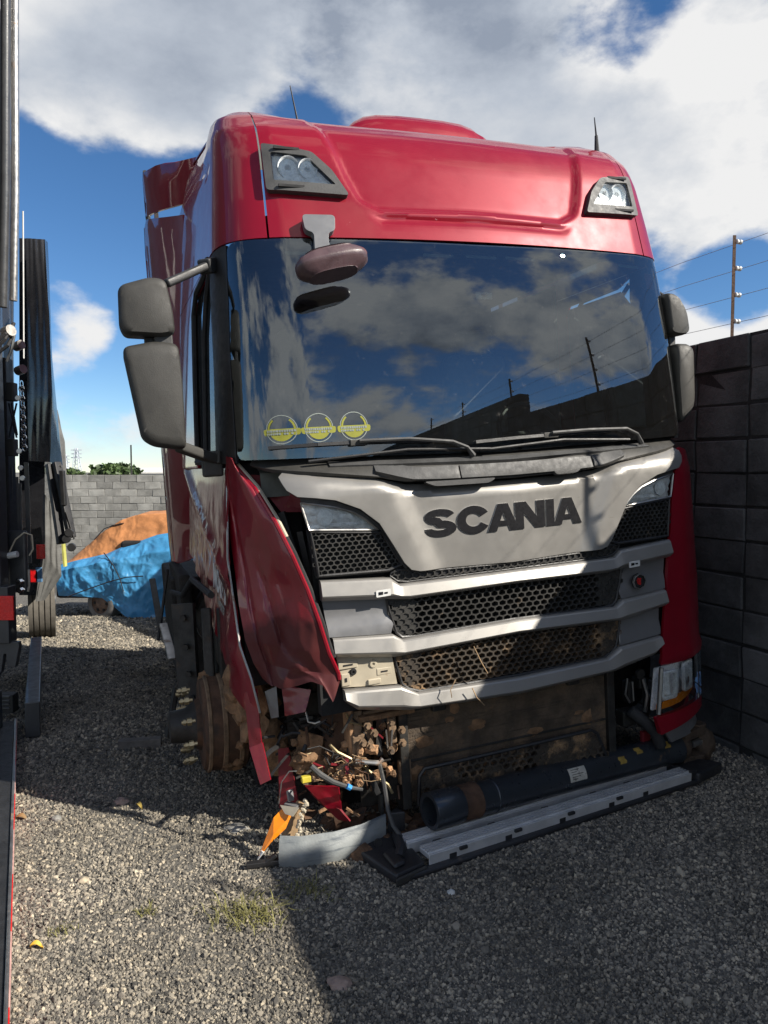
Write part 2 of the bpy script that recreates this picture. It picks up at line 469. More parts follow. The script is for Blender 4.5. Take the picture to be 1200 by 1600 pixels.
ng.interface.new_socket('Geometry', in_out='OUTPUT', socket_type='NodeSocketGeometry')
gn, gl_ = ng.nodes, ng.links
gi, gO = gn.new('NodeGroupInput'), gn.new('NodeGroupOutput')
jn = gn.new('GeometryNodeJoinGeometry')
for k in range(5):
    ic = gn.new('GeometryNodeMeshIcoSphere'); ic.inputs['Radius'].default_value = 1; ic.inputs['Subdivisions'].default_value = 1 if k < 3 else 2
    sp = gn.new('GeometryNodeSetPosition'); nz = gn.new('ShaderNodeTexNoise'); nz.noise_dimensions = '4D'
    nz.inputs['W'].default_value = k * 7.3; nz.inputs['Scale'].default_value = .9
    vm = gn.new('ShaderNodeVectorMath'); vm.operation = 'SUBTRACT'; vm.inputs[1].default_value = (.5, .5, .5)
    vs = gn.new('ShaderNodeVectorMath'); vs.operation = 'MULTIPLY'; vs.inputs[1].default_value = (2.2, 2.2, 1.7)
    gl_.new(nz.outputs['Color'], vm.inputs[0]); gl_.new(vm.outputs[0], vs.inputs[0]); gl_.new(vs.outputs[0], sp.inputs['Offset'])
    gl_.new(ic.outputs['Mesh'], sp.inputs['Geometry'])
    sm = gn.new('GeometryNodeSetMaterial'); sm.inputs['Material'].default_value = cm
    gl_.new(sp.outputs[0], sm.inputs[0])
    ti = gn.new('GeometryNodeGeometryToInstance'); gl_.new(sm.outputs[0], ti.inputs[0]); gl_.new(ti.outputs[0], jn.inputs[0])
iop = gn.new('GeometryNodeInstanceOnPoints'); iop.inputs['Pick Instance'].default_value = True
gl_.new(gi.outputs[0], iop.inputs['Points']); gl_.new(jn.outputs[0], iop.inputs['Instance'])
rv = gn.new('FunctionNodeRandomValue'); rv.data_type = 'FLOAT_VECTOR'; rv.inputs[1].default_value = (6.3, 6.3, 6.3)
gl_.new(rv.outputs[0], iop.inputs['Rotation'])
rs = gn.new('FunctionNodeRandomValue'); rs.data_type = 'FLOAT_VECTOR'; rs.inputs[0].default_value = (.7, .7, .42); rs.inputs[1].default_value = (1.35, 1.1, .9)
na = gn.new('GeometryNodeInputNamedAttribute'); na.data_type = 'FLOAT'; na.inputs[0].default_value = 'rad'
sc_ = gn.new('ShaderNodeVectorMath'); sc_.operation = 'SCALE'
gl_.new(rs.outputs[0], sc_.inputs[0]); gl_.new(na.outputs[0], sc_.inputs['Scale']); gl_.new(sc_.outputs[0], iop.inputs['Scale'])
gl_.new(iop.outputs[0], gO.inputs[0])
go.modifiers.new('scatter', 'NODES').node_group = ng

# ---------------------------------------------------------------- block walls
def block_mesh(name, lx, ly, lz, mat, seed):
    bm = bmesh.new(); bmesh.ops.create_cube(bm, size=1)
    for v in bm.verts: v.co = Vector((v.co.x * lx, v.co.y * ly, v.co.z * lz))
    bmesh.ops.bevel(bm, geom=bm.edges[:], offset=.006, segments=1, affect='EDGES')
    for v in bm.verts: v.co += Vector((noise.noise(v.co * 9 + Vector((seed, 0, 0))), noise.noise(v.co * 9 + Vector((0, seed, 0))), noise.noise(v.co * 9 + Vector((0, 0, seed))))) * .011
    me = bpy.data.meshes.new(name); bm.to_mesh(me); bm.free(); me.materials.append(mat); return me
def vary(mat):
    """per-block tone shift and per-block texture offset"""
    nt = mat.node_tree; n, l = nt.nodes, nt.links; b = n['Principled BSDF']
    src = b.inputs['Base Color'].links[0].from_socket
    oi = n.new('ShaderNodeObjectInfo'); mr = n.new('ShaderNodeMapRange'); l.new(oi.outputs['Random'], mr.inputs[0])
    mr.inputs[3].default_value = .72; mr.inputs[4].default_value = 1.22
    hs = n.new('ShaderNodeHueSaturation'); l.new(src, hs.inputs['Color']); l.new(mr.outputs[0], hs.inputs['Value']); l.new(hs.outputs[0], b.inputs['Base Color'])
    va = n.new('ShaderNodeVectorMath'); va.operation = 'MULTIPLY_ADD'
    tcn = [q for q in n if q.type == 'TEX_COORD'][0]
    l.new(tcn.outputs['Object'], va.inputs[0]); va.inputs[1].default_value = (1, 1, 1)
    cb = n.new('ShaderNodeCombineXYZ'); m9 = n.new('ShaderNodeMath'); m9.operation = 'MULTIPLY'; m9.inputs[1].default_value = 37
    l.new(oi.outputs['Random'], m9.inputs[0]); l.new(m9.outputs[0], cb.inputs[0]); l.new(m9.outputs[0], cb.inputs[1]); l.new(cb.outputs[0], va.inputs[2])
    for q in list(n):
        if q.type == 'TEX_NOISE': l.new(va.outputs[0], q.inputs['Vector'])
vary(CONC); vary(CONCD)

YAW = .35879
UD = Vector((-math.sin(YAW), math.cos(YAW), 0))     # along the yard, away from the camera
UL = Vector((math.cos(YAW), math.sin(YAW), 0))      # across the yard, to the right
def block_wall(name, label, org, along, out, courses, bh, bl, u0, u1, n0, n1, zb, mat, mort, bond, thick=.15, shade_step_u=None):
    """org: foot point; along: unit run; out: unit normal of the seen face; blocks between runs n0..n1 are single pieces"""
    ang = math.atan2(along.y, along.x)
    w = empty(name, org); tag(w, label, 'wall')
    meshes = [block_mesh(name + '_block', bl - .012, thick, bh - .012, mat, k * 5.1) for k in range(6)]
    inv = Vector((0, 0, 0))
    mass = MB(); rr = random.Random(11)
    Rm = Matrix.Rotation(ang, 3, 'Z')
    i0, i1 = int(math.floor(u0 / bl)), int(math.ceil(u1 / bl))
    for c in range(courses):
        for i in range(i0, i1):
            uu = (i + .5 + (.5 if (bond and c % 2) else 0)) * bl
            p = along * uu + Vector((0, 0, zb + (c + .5) * bh + (rr.uniform(-.014, .006) if c == courses - 1 else rr.uniform(-.003, .003)))) - out * (thick / 2) + out * rr.uniform(-.006, .006)
            if n0 <= uu <= n1:
                o = bpy.data.objects.new('block', meshes[rr.randrange(6)]); C.objects.link(o); o.parent = w
                o.location = p; o.rotation_euler = (rr.uniform(-.012, .012), rr.uniform(-.014, .014), ang + (math.pi if rr.random() < .5 else 0))
            else:
                mass.box(p, (bl - .012, thick, bh - .012), Rm)
    if shade_step_u is not None:      # courses added out of frame so the wall's shadow reaches farther over the ground
        i = i0
        while (i + .5) * bl < shade_step_u:
            for hb, h0 in ((bh, 0), (bh * .5, bh)): mass.box(along * ((i + .5) * bl) + Vector((0, 0, zb + courses * bh + h0 + hb / 2)) - out * (thick / 2), (bl - .012, thick, hb - .012), Rm)
            i += 1
    mo = mass.build('block_run', mat, w, smooth=False); mo['kind'] = 'stuff'
    mb = MB(); mb.box(along * ((i0 + i1) / 2 * bl) + Vector((0, 0, zb + courses * bh / 2)) - out * (thick / 2), ((i1 - i0) * bl, thick - .022, courses * bh - .006), Rm)
    mb.build('mortar_core', mort, w, smooth=False)
    return w
WALL0 = Vector((2.08, 4.23, 0))
wall_r = block_wall('block_wall', 'tall dark mouldy concrete block wall running beside the red truck', WALL0, UD, -UL, 13, .2, .4, -14, 12, -1.3, 2.6, -.16, CONCD, MORTARD, False, shade_step_u=-2.95)
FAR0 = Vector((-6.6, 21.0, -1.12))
wall_f = block_wall('block_wall', 'pale grey sunlit concrete block wall behind the covered vehicles', FAR0, Vector((1, .05, 0)).normalized(), Vector((.05, -1, 0)).normalized(), 13, .205, .45, -14, 12, -3.3, .9, 0, CONC, MORTAR, True)

# electric fence posts on the right wall
def fence_post(u, label):
    p = empty('fence_post', WALL0 + UD * u + UL * .06 + Vector((0, 0, 2.44)))
    tag(p, label, 'fence post', 'electric fence posts on the dark wall')
    a = MB(); a.box((0, 0, .29), (.018, .003, .62)); a.box((.009, .009, .29), (.003, .018, .62)); a.build('angle_bar', RUST, p, smooth=False)
    for z in (.10, .255, .41, .565):
        q = MB(); q.lathe([(0, .008), (.004, .014), (.014, .014), (.018, .008), (.024, .008), (.028, .014), (.040, .014), (.044, .006)], UL * .012 + Vector((0, 0, z)), UL, 10)
        q.build('insulator', WHITE, p)
    return p
for u, lb in ((.19, 'rusty fence post with white insulators standing right of the truck cab'), (-1.46, 'rusty fence post whose shadow falls on the silver bonnet'),
              (-3.11, 'rusty fence post on the wall nearest to the camera'), (-4.76, 'rusty fence post on the wall behind the camera'), (-6.41, 'rusty fence post farthest behind the camera on the dark wall')):
    fence_post(u, lb)
for k, z in enumerate((.10, .255, .41, .565)):
    w = MB(); pts = []
    for i in range(40):
        u = -13 + i * .62; pts.append(WALL0 + UD * u + UL * .095 + Vector((0, 0, 2.44 + z - .012 * math.sin(i * 1.3) ** 2)))
    w.tube(pts, .0016, 4)
    tag(w.build('fence_wire', STEEL), ['lowest', 'second lowest', 'second highest', 'highest'][k] + ' thin electric fence wire strung above the dark wall', 'wire', 'electric fence wires')

# beyond the far wall
def leafy(name, label, base, h, crown, mat, seed, n=500, leaf=.16, palm=False):
    t = empty(name, base); tag(t, label, 'tree', 'trees beyond the far wall')
    rr = random.Random(seed)
    tr = MB(); tr.tube([(0, 0, 0), (.1, 0, h * .4), (.05, .05, h * .8)], [.16, .12, .05], 7)
    cr_ = MB()
    if palm:
        for k in range(13):
            a = k * 2.4; pts = []
            for i in range(7):
                s = i / 6; pts.append(Vector((math.cos(a) * crown[0] * s, math.sin(a) * crown[1] * s, h * .8 + crown[2] * (1.2 * s - 1.7 * s * s) * (1 + .4 * math.sin(k * 3)))))
            for i in range(6):
                for sd_ in (-1, 1):
                    for q in range(2):
                        p = pts[i].lerp(pts[i + 1], q * .5); d = (pts[i + 1] - pts[i]).normalized()
                        side = Vector((-math.sin(a), math.cos(a), -.4)) * sd_
                        cr_.add([p, p + d * .08, p + side * .5 + d * .25], [(0, 1, 2)])
    else:
        for k in range(n):
            while True:
                v = Vector((rr.uniform(-1, 1), rr.uniform(-1, 1), rr.uniform(-1, 1)))
                if .3 < v.length < 1: break
            v *= (1 + .35 * noise.noise(v * 2.5 + Vector((seed, 0, 0))))
            c = Vector((v.x * crown[0], v.y * crown[1], h + v.z * crown[2]))
            a, b = Vector((rr.gauss(0, 1), rr.gauss(0, 1), rr.gauss(0, 1))).normalized(), Vector((rr.gauss(0, 1), rr.gauss(0, 1), rr.gauss(0, 1))).normalized()
            cr_.add([c + a * leaf, c + b * leaf, c - a * leaf, c - b * leaf], [(0, 1, 2, 3)])
        for k in range(4):
            a = rr.uniform(0, 6); tr.tube([(.05, 0, h * .5), (math.cos(a) * crown[0] * .5, math.sin(a) * crown[1] * .5, h)], [.06, .02], 5)
    tr.build('trunk', BARK, t); cr_.build('crown', mat, t, smooth=False)

# ================================================================ THE RED TRUCK
# truck space: x across (right in the picture), y rearwards from the front, z up; the cab leans to the side of the missing wheel
truck = empty('semi_truck', (.657, 3.417, .198), (0, -.06283, YAW), .88)
tag(truck, 'wrecked red semi truck cab with silver front and crushed front corner', 'truck')

Y0T = [(0, 0), (1.62, 0)] + [(1.76 + 1.08 * i / 12, .02 + .02 * 1.08 * i / 12 + .095 * (1.08 * i / 12) ** 2) for i in range(13)] + \
      [(3.07, .215), (3.32, .29), (3.5, .38), (3.62, .50), (3.70, .70)]
WT = [(0, 1.50), (.9, 1.49), (1.5, 1.45), (1.76, 1.42), (2.84, 1.365), (3.23, 1.325), (3.5, 1.295), (3.62, 1.262), (3.70, 1.18)]
CT = [(0, .02), (1.6, .02), (1.76, .05), (2.84, .075), (3.7, .07)]
def y0w(z):
    if 1.76 <= z <= 2.84:
        d = z - 1.76; return .02 + .02 * d + .095 * d * d
    return interp(z, Y0T)
def S(s, z, off=0.):
    """cab skin: s runs across the front and round the corners, z up; off pushes inwards"""
    a = abs(s); sg = -1 if s < 0 else 1
    c, w = interp(z, CT), interp(z, WT)
    if a <= 1.05:
        x, y = a, c * a * a; nx_, ny_ = 2 * c * a, -1
    elif a <= 1.6:
        u = (a - 1.05) / .55
        p = ((1.05, c * 1.1), (1.05 + .6 * (w - 1.05), c * 1.1 + .06), (w - .005, .2), (w, .5))
        b = ((1 - u) ** 3, 3 * (1 - u) ** 2 * u, 3 * (1 - u) * u * u, u ** 3)
        x = sum(q[0] * k for q, k in zip(p, b)); y = sum(q[1] * k for q, k in zip(p, b))
        d = (3 * (1 - u) ** 2, 6 * (1 - u) * u, 3 * u * u)
        dx = sum((p[i + 1][0] - p[i][0]) * d[i] for i in range(3)); dy = sum((p[i + 1][1] - p[i][1]) * d[i] for i in range(3))
        nx_, ny_ = dy, -dx
    else:
        x, y = w + .005 * (a - 1.6), .5 + (a - 1.6); nx_, ny_ = 1, 0
    k = math.hypot(nx_, ny_); nx_, ny_ = nx_ / k, ny_ / k
    y2 = y + y0w(z) * max(0, 1 - y / 1.2)
    return Vector((sg * (x - nx_ * off), y2 - ny_ * off, z))
def panel(name, loops, mat, parent, off=0., th=.012, res=.05, bev=.004, fn=None, smooth=True, surf=S):
    if loops and not isinstance(loops[0][0], (tuple, list)): loops = [loops]
    v, f = tri_region(loops, res)
    pts = [surf(p.x, p.y, off + (fn(p.x, p.y) if fn else 0)) for p in v]
    a = f[0]; nn = (pts[a[1]] - pts[a[0]]).cross(pts[a[2]] - pts[a[0]])
    ctr = sum((pts[i] for i in a), Vector()) / 3
    if nn.dot(ctr - Vector((0, 1.2, ctr.z))) < 0: f = [list(reversed(q)) for q in f]
    return obj(name, pts, f, mat, parent, smooth=smooth, solid=th, bevel=bev)
def box(name, c, d, mat, parent=truck, bev=.006, rot=None):
    return MB().box(c, d, rot).build(name, mat, parent, smooth=True, bevel=bev)

# ---- roof of the cab
def roof_rise(p):
    k = max(0, p.y - .5) * (.15 + .85 * sstep(.55, 1.12, abs(p.x)))
    z = p.z if p.z < 3.42 else 3.42 + (p.z - 3.42) * .72
    return Vector((p.x, p.y, 2.865 + (z - 2.865) * (1 + .30 * k - .02 * k * k)))
def recess(s, z):
    xe = interp(z, [(3.0, .60), (3.08, .64), (3.2, .69), (3.36, .735), (3.6, .80), (3.7, .84)])
    zb = 3.035 - .02 * abs(s) if abs(s) < .55 else 3.025 + (abs(s) - .55) * .5
    m = sstep(xe + .03, xe - .012, abs(s)) * sstep(zb - .022, zb + .014, z)
    lip = .016 * math.exp(-((z - (zb - .055)) / .018) ** 2) * sstep(xe + .02, xe - .1, abs(s))
    return .030 * m + lip
ZR = [2.865, 2.875, 2.9, 2.93, 2.95] + [2.965 + .0125 * i for i in range(14)] + [3.16 + .035 * i for i in range(11)] + [3.53, 3.56, 3.59, 3.62, 3.64, 3.66, 3.68, 3.70]
def strip(name, ss, mat, parent, fn=None, z_list=ZR, th=.012):
    v = []; m = len(ss)
    for z in z_list:
        for s in ss:
            v.append(roof_rise(S(s, z, fn(s, z) if fn else 0)))
    f = [(j * m + i, j * m + i + 1, (j + 1) * m + i + 1, (j + 1) * m + i) for j in range(len(z_list) - 1) for i in range(m - 1)]
    return obj(name, v, f, mat, parent, solid=th)
strip('roof_front_panel', [-1.125 + 2.25 * i / 150 for i in range(151)], RED, truck, recess)
for sg in (-1, 1):
    ss = sorted([sg * q for q in [1.136 + .03 * i for i in range(17)] + [1.65 + .14 * i for i in range(14)]])
    def scoop(s, z):
        a = abs(s); zz = z
        g = math.exp(-((zz - (3.33 + .10 * (a - 1.7))) / .02) ** 2) * sstep(1.72, 1.8, a) * sstep(2.6, 2.4, a)
        return .022 * g + .05 * sstep(1.75, 2.6, a) * sstep(3.3, 3.5, zz)
    strip('roof_side_panel', ss, RED, truck, scoop)
# roof top
ring = [roof_rise(S(s, 3.70)) for s in [-3.45 + .1 * i for i in range(19)] + [-1.55 + .05 * i for i in range(63)] + [1.65 + .1 * i for i in range(19)]]
v, f, m = [], [], len(ring)
for k in range(9):
    t = k / 8
    for p in ring:
        c = Vector((p.x * .02, max(1.15, p.y), 0))
        v.append(Vector((lerp(p.x, c.x, t), lerp(p.y, c.y, t), p.z + .03 * math.sin(t * math.pi / 2))))
for k in range(8):
    f += [(k * m + i, k * m + i + 1, (k + 1) * m + i + 1, (k + 1) * m + i) for i in range(m - 1)]
obj('roof_top', v, f, RED, truck, solid=.01)
# roof hatch / raised air scoop
hv = []; prof = [(0, 0), (.02, .045), (.07, .075), (.2, .085), (.7, .07)]
hs = [-.46, -.42, -.36, -.28, -.15, 0, .15, .28, .36, .42, .46]
for (dy, dz) in prof:
    for x in hs:
        q = 1 - (abs(x) / .47) ** 6
        hv.append((x, .80 + dy + .16 * x * x, 3.675 + dz * (.25 + .75 * q) * 1.75))
hf = [(j * 11 + i, j * 11 + i + 1, (j + 1) * 11 + i + 1, (j + 1) * 11 + i) for j in range(4) for i in range(10)]
obj('roof_hatch', hv, hf, RED, truck, solid=.02)
box('hatch_seal', (0, .86, 3.675), (.86, .1, .02), BLACKP)
for (bx_, tx, by, zt) in ((-.73, -.765, 1.0, .19), (1.10, 1.09, .62, .03)):
    a = MB(); a.tube([(bx_, by, 3.60), (bx_ + (tx - bx_) * .1, by, 3.70 if bx_ > 0 else 3.78)], [.016, .010], 8)
    a.tube([(bx_ + (tx - bx_) * .1, by, 3.70 if bx_ > 0 else 3.77), (tx, by, 3.74 + zt + .04)], [.006, .003], 6)
    a.build('antenna', BLACKP, truck)

# ---- roof lamps
bezel = [(1.112, 3.352), (.865, 3.31), (.775, 3.215), (.705, 3.08), (1.11, 3.10)]
lensl = [(1.065, 3.30), (.895, 3.285), (.765, 3.135), (1.068, 3.15)]
for sg in (-1, 1):
    bz, ln = [(sg * a, b) for a, b in bezel], [(sg * a, b) for a, b in lensl]
    r = panel('roof_lamp', [rpoly(bz, .02), rpoly(ln, .012)], TRIMP, truck, off=-.034, th=.036, res=.03, bev=.005)
    panel('lamp_housing', rpoly(ln, .012), FROST, r, off=-.004, th=.004, res=.03, bev=0, fn=lambda s, z: -.004 * math.sin(s * 70) * math.sin(z * 80))
    panel('lamp_lens', rpoly(ln, .012), LENS, r, off=-.026, th=0, res=.03, bev=0)
    for cx_, cz_, rr_ in ((.99, 3.225, .052), (.895, 3.222, .046)):
        q = MB(); p = S(sg * cx_, cz_, -.008); q.lathe([(0, rr_ * .3), (.012, rr_ * .75), (.002, rr_ * .8), (-.012, rr_), (-.014, rr_ * 1.08), (0, rr_ * 1.1)], p, (0, 1, .1), 20)
        q.build('reflector', FROST, r)
    for za in (3.32, 3.118): MB().box(S(sg * .99, za, -.036), (.13, .012, .012)).build('vent_slot', DARKIN, r, smooth=False)

# ---- windscreen
wsl = rpoly([(-1.395, 1.79), (-1.415, 2.3), (-1.40, 2.862), (0, 2.85), (1.40, 2.862), (1.415, 2.3), (1.395, 1.79), (0, 1.755)], .05)
wsl = subdiv(wsl, .03)
v, f = tri_region([wsl], .035)
gp_ = [S(p.x, p.y, .004) for p in v]
if (gp_[f[0][1]] - gp_[f[0][0]]).cross(gp_[f[0][2]] - gp_[f[0][0]]).y > 0: f = [list(reversed(q)) for q in f]
wind = obj('windscreen', gp_, f, GLASS, truck, smooth='all')
inner = rpoly([(-1.33, 1.83), (-1.35, 2.3), (-1.335, 2.80), (0, 2.80), (1.335, 2.80), (1.35, 2.3), (1.33, 1.83), (0, 1.80)], .07)
panel('windscreen_border', [wsl, inner], DARKIN, wind, off=.010, th=.003, res=.05, bev=0)
# clear antenna windows in the header band and paper marks on the inside of the glass
for (a, b) in ((-.35, -.18), (-.11, .072), (.128, .314), (.905, 1.06), (-1.06, -.93)):
    panel('header_window', rpoly([(a, 2.778), (b, 2.774), (b, 2.790), (a, 2.794)], .004), STICKW, wind, off=.0085, th=.001, res=.1, bev=0)
panel('toll_tag', [(-.084, 2.592), (.017, 2.592), (.012, 2.558), (-.079, 2.558)], WHITE, wind, off=.012, th=.004, res=.1, bev=0)
panel('tag_slot', [(-.05, 2.587), (-.015, 2.587), (-.02, 2.570), (-.045, 2.570)], DARKIN, wind, off=.0115, th=.0005, res=.1, bev=0)
panel('inspection_label', [(1.115, 2.755), (1.205, 2.755), (1.205, 2.66), (1.115, 2.66)], M('faded red label', (.32, .12, .08), .7, 0, .3, 40), wind, off=.0115, th=.001, res=.04, bev=0)
panel('pillar_reflection', rpoly([(-1.385, 2.44), (-1.262, 2.46), (-1.262, 2.13), (-1.392, 2.135)], .02), CURTAINM, wind, off=.0125, th=.001, res=.05, bev=0)  # pale card with dark bars painted in for lettering reflected in the glass
for k in range(5):
    z = 2.395 - k * .045
    q = [(-1.372, z), (-1.275, z + .006), (-1.275, z - (.012 if k % 2 else .020)), (-1.372, z - (.018 if k % 2 else .012))]
    panel('reflection_mark', q, INK, wind, off=.0118, th=.0005, res=.05, bev=0)
def arc(cx_, cz_, r0, r1, a0, a1, k=14):
    o = [(cx_ + r1 * math.cos(lerp(a0, a1, i / k)), cz_ + r1 * math.sin(lerp(a0, a1, i / k))) for i in range(k + 1)]
    return o + [(cx_ + r0 * math.cos(lerp(a0, a1, i / k)), cz_ + r0 * math.sin(lerp(a0, a1, i / k))) for i in range(k, -1, -1)]
for cx_ in (-1.150, -.985, -.812):
    cz_ = 1.925
    st = panel('sticker', arc(cx_, cz_, .066, .070, 0, 2 * math.pi - .001, 30), STICKW, wind, off=.0006, th=0, res=.05, bev=0)
    panel('sticker_ring', arc(cx_, cz_, .054, .063, -.1, .9, 10), YELLOW, st, off=.0002, th=0, res=.05, bev=0)
    panel('sticker_ring', arc(cx_, cz_, .054, .063, math.pi - .9, math.pi + .1, 10), YELLOW, st, off=.0002, th=0, res=.05, bev=0)
    panel('sticker_band', rpoly([(cx_ - .084, cz_ + .004), (cx_ + .084, cz_ + .004), (cx_ + .08, cz_ - .028), (cx_ - .08, cz_ - .028)], .012), YELLOW, st, off=.0004, th=0, res=.05, bev=0)
    panel('sticker_bowl', arc(cx_, cz_, .0, .056, math.pi + .45, 2 * math.pi - .45, 14), YELLOW, st, off=.0006, th=0, res=.05, bev=0)
    b = MB(); rr = random.Random(4)
    x = cx_ - .066
    while x < cx_ + .062:
        w = rr.uniform(.004, .010)
        for (za, zb_) in ((cz_ - .001, cz_ - .012), (cz_ - .016, cz_ - .025)):
            if rr.random() < .85: b.add([S(x, za, -.0010), S(x + w, za, -.0010), S(x + w, zb_, -.0010), S(x, zb_, -.0010)], [(0, 1, 2, 3)])
        x += w + .0025
    b.build('sticker_print', STICKW, st, smooth=False)

# ---- inside of the cab
cabin = MB()
cabin.box((0, 2.35, 2.2), (2.5, .04, 1.6)); cabin.box((0, 1.3, 2.98), (2.4, 1.9, .04)); cabin.box((0, 1.3, 1.2), (2.5, 2.2, .04))
cabin.box((1.26, 1.5, 1.55), (.03, 1.6, .6)); cabin.box((-1.26, 1.5, 1.55), (.03, 1.6, .6)); cabin.box((1.27, 1.9, 2.4), (.03, 1.0, 1.1)); cabin.box((-1.27, 1.9, 2.4), (.03, 1.0, 1.1))
cabin.build('cabin_lining', CABIN, truck, smooth=False)
DASH = M('dashboard plastic', (.12, .125, .108), .7, 0, .2, 9)
dv, dn = [], 13
for j, (y, z) in enumerate(((.2, 1.60), (.22, 1.72), (.38, 1.78), (.6, 1.79), (.72, 1.70), (.75, 1.3))):
    for i in range(dn):
        x = -1.25 + 2.5 * i / (dn - 1); dv.append((x, y + .03 * x * x, z + (.07 * math.exp(-((x - .65) / .3) ** 2) if 1 <= j <= 4 else 0)))
obj('dashboard', dv, [(j * dn + i, j * dn + i + 1, (j + 1) * dn + i + 1, (j + 1) * dn + i) for j in range(5) for i in range(dn - 1)], DASH, truck)
w = MB(); w.tube([Vector((.68 + .23 * math.cos(a), .86 + .1 * math.sin(a), 1.86 + .2 * math.sin(a))) for a in [2 * math.pi * i / 28 for i in range(29)]], .017, 8, False)
w.tube([(.46, .86, 1.86), (.9, .86, 1.86)], .02, 6); w.tube([(.68, .86, 1.86), (.68, .72, 1.66)], .03, 6)
w.build('steering_wheel', BLACKP, truck)
SEATM = M('grey seat cloth', (.13, .132, .135), .9, 0, .2, 12)
for x in (-.66, .68):
    st = MB().box((x, 1.62, 2.05), (.5, .16, .85)).build('seat', SEATM, truck, bevel=.06, seg=3)
    MB().box((x, 1.60, 2.56), (.3, .12, .2)).build('headrest', SEATM, st, bevel=.05, seg=3)
    MB().box((x, 1.3, 1.62), (.5, .55, .16)).build('cushion', SEATM, st, bevel=.05, seg=3)

# ---- lower front: dark backing, bonnet, lamps, grilles, bars
bk = MB(); bk.box((0, .13, 1.1), (2.12, .06, 1.2)); bk.build('front_bulkhead', DARKIN, truck, smooth=False)
hood_l = [(0, 1.605), (.35, 1.61), (.56, 1.622), (.64, 1.643), (.72, 1.661), (.95, 1.692), (1.16, 1.722), (1.175, 1.70), (1.145, 1.635), (1.107, 1.602),
          (.95, 1.573), (.83, 1.522), (.738, 1.445), (.673, 1.333), (.62, 1.238), (.585, 1.20), (.54, 1.188), (0, 1.175)]
def hood_fn(s, z):
    xe = lerp(.515, .70, (z - 1.19) / .464); a = abs(s)
    d = .036 * sstep(xe + .012, xe - .13, a) * (1 - .35 * sstep(.3, 0, a))
    lipz = interp(a, [(0, 1.572), (.42, 1.578), (.56, 1.592), (.72, 1.634), (1.16, 1.69)])
    d += .055 * max(0, (z - lipz) / .04)
    return d - .012
hood = panel('bonnet', sym(hood_l), SILVER, truck, off=-.02, th=.02, res=.028, bev=.005, fn=hood_fn)
# lettering
def stroke(pts, w0):
    """ribbon of constant width along a centre line, as a closed outline"""
    L_, R_ = [], []
    for i, p in enumerate(pts):
        a, b = Vector(pts[max(i - 1, 0)]), Vector(pts[min(i + 1, len(pts) - 1)])
        d = (b - a).normalized(); nn = Vector((-d.y, d.x)); w = w0(i / (len(pts) - 1)) if callable(w0) else w0
        L_.append(tuple(Vector(p) + nn * w / 2)); R_.append(tuple(Vector(p) - nn * w / 2))
    return L_ + R_[::-1]
def ell(cx_, cy_, rx, ry, a0, a1, k=12): return [(cx_ + rx * math.cos(R(lerp(a0, a1, i / k))), cy_ + ry * math.sin(R(lerp(a0, a1, i / k)))) for i in range(k + 1)]
cS = stroke(ell(.5, .72, .34, .155, 8, 270, 16)[:-1] + ell(.5, .29, .36, .165, 90, -188, 16), lambda t: .27 - .05 * abs(t - .5) * 2)
cC = stroke(ell(.52, .5, .37, .375, 28, 332, 26), .27)
cA = [[(0, 0), (.36, 1), (.70, 1), (1.06, 0), (.76, 0), (.70, .19), (.36, .19), (.30, 0)], [(.43, .38), (.63, .38), (.53, .70)]]
cN = [(0, 0), (0, 1), (.36, 1), (.72, .42), (.72, 1), (1, 1), (1, 0), (.68, 0), (.28, .60), (.28, 0)]
cI = [(0, 0), (0, 1), (.3, 1), (.3, 0)]
x0, lz, lh = -.497, 1.345, .143
for g, wd, adv in (([cS], .185, .183), ([cC], .185, .172), (cA, .172, .163), ([cN], .185, .196), ([cI], .17, .044), (cA, .172, .17)):
    lp = [[(x0 + px * wd, lz + py * lh) for px, py in q] for q in g]
    o = panel('letter', lp, [INK, CHROME], hood, off=-.026, th=.008, res=.03, bev=0, fn=hood_fn, smooth=False)
    o.modifiers['thick'].material_offset_rim = 1
    e_ = panel('letter_edge', lp, CHROME, o, off=-.0235, th=.003, res=.05, bev=0, fn=hood_fn, smooth=False)
    q = e_.modifiers.new('grow', 'DISPLACE')
    e_.modifiers.remove(q)
    x0 += adv
# black edging strip between bonnet and lamp
edge_l = [(1.10, 1.60), (.95, 1.570), (.83, 1.519), (.736, 1.442), (.67, 1.330), (.616, 1.234), (.59, 1.206), (.605, 1.205), (.634, 1.24), (.69, 1.335), (.722, 1.408), (.80, 1.475), (.86, 1.512), (.95, 1.543), (1.098, 1.577)]
lamp_l = [(1.098, 1.570), (.95, 1.538), (.86, 1.508), (.80, 1.470), (.735, 1.410), (1.072, 1.438)]
hexc = [(1.068, 1.428), (.715, 1.395), (.625, 1.225), (.69, 1.205), (1.048, 1.213)]
def point_grid(poly, px, pz):
    x0_, x1_ = min(p[0] for p in poly), max(p[0] for p in poly); z0_, z1_ = min(p[1] for p in poly), max(p[1] for p in poly)
    out = []; j = 0; z = z0_
    while z <= z1_ + pz:
        x = x0_ - px + (px / 2 if j % 2 else 0)
        while x <= x1_ + px:
            if inside(x, z, poly): out.append((x, z))
            x += px
        z += pz; j += 1
    return out
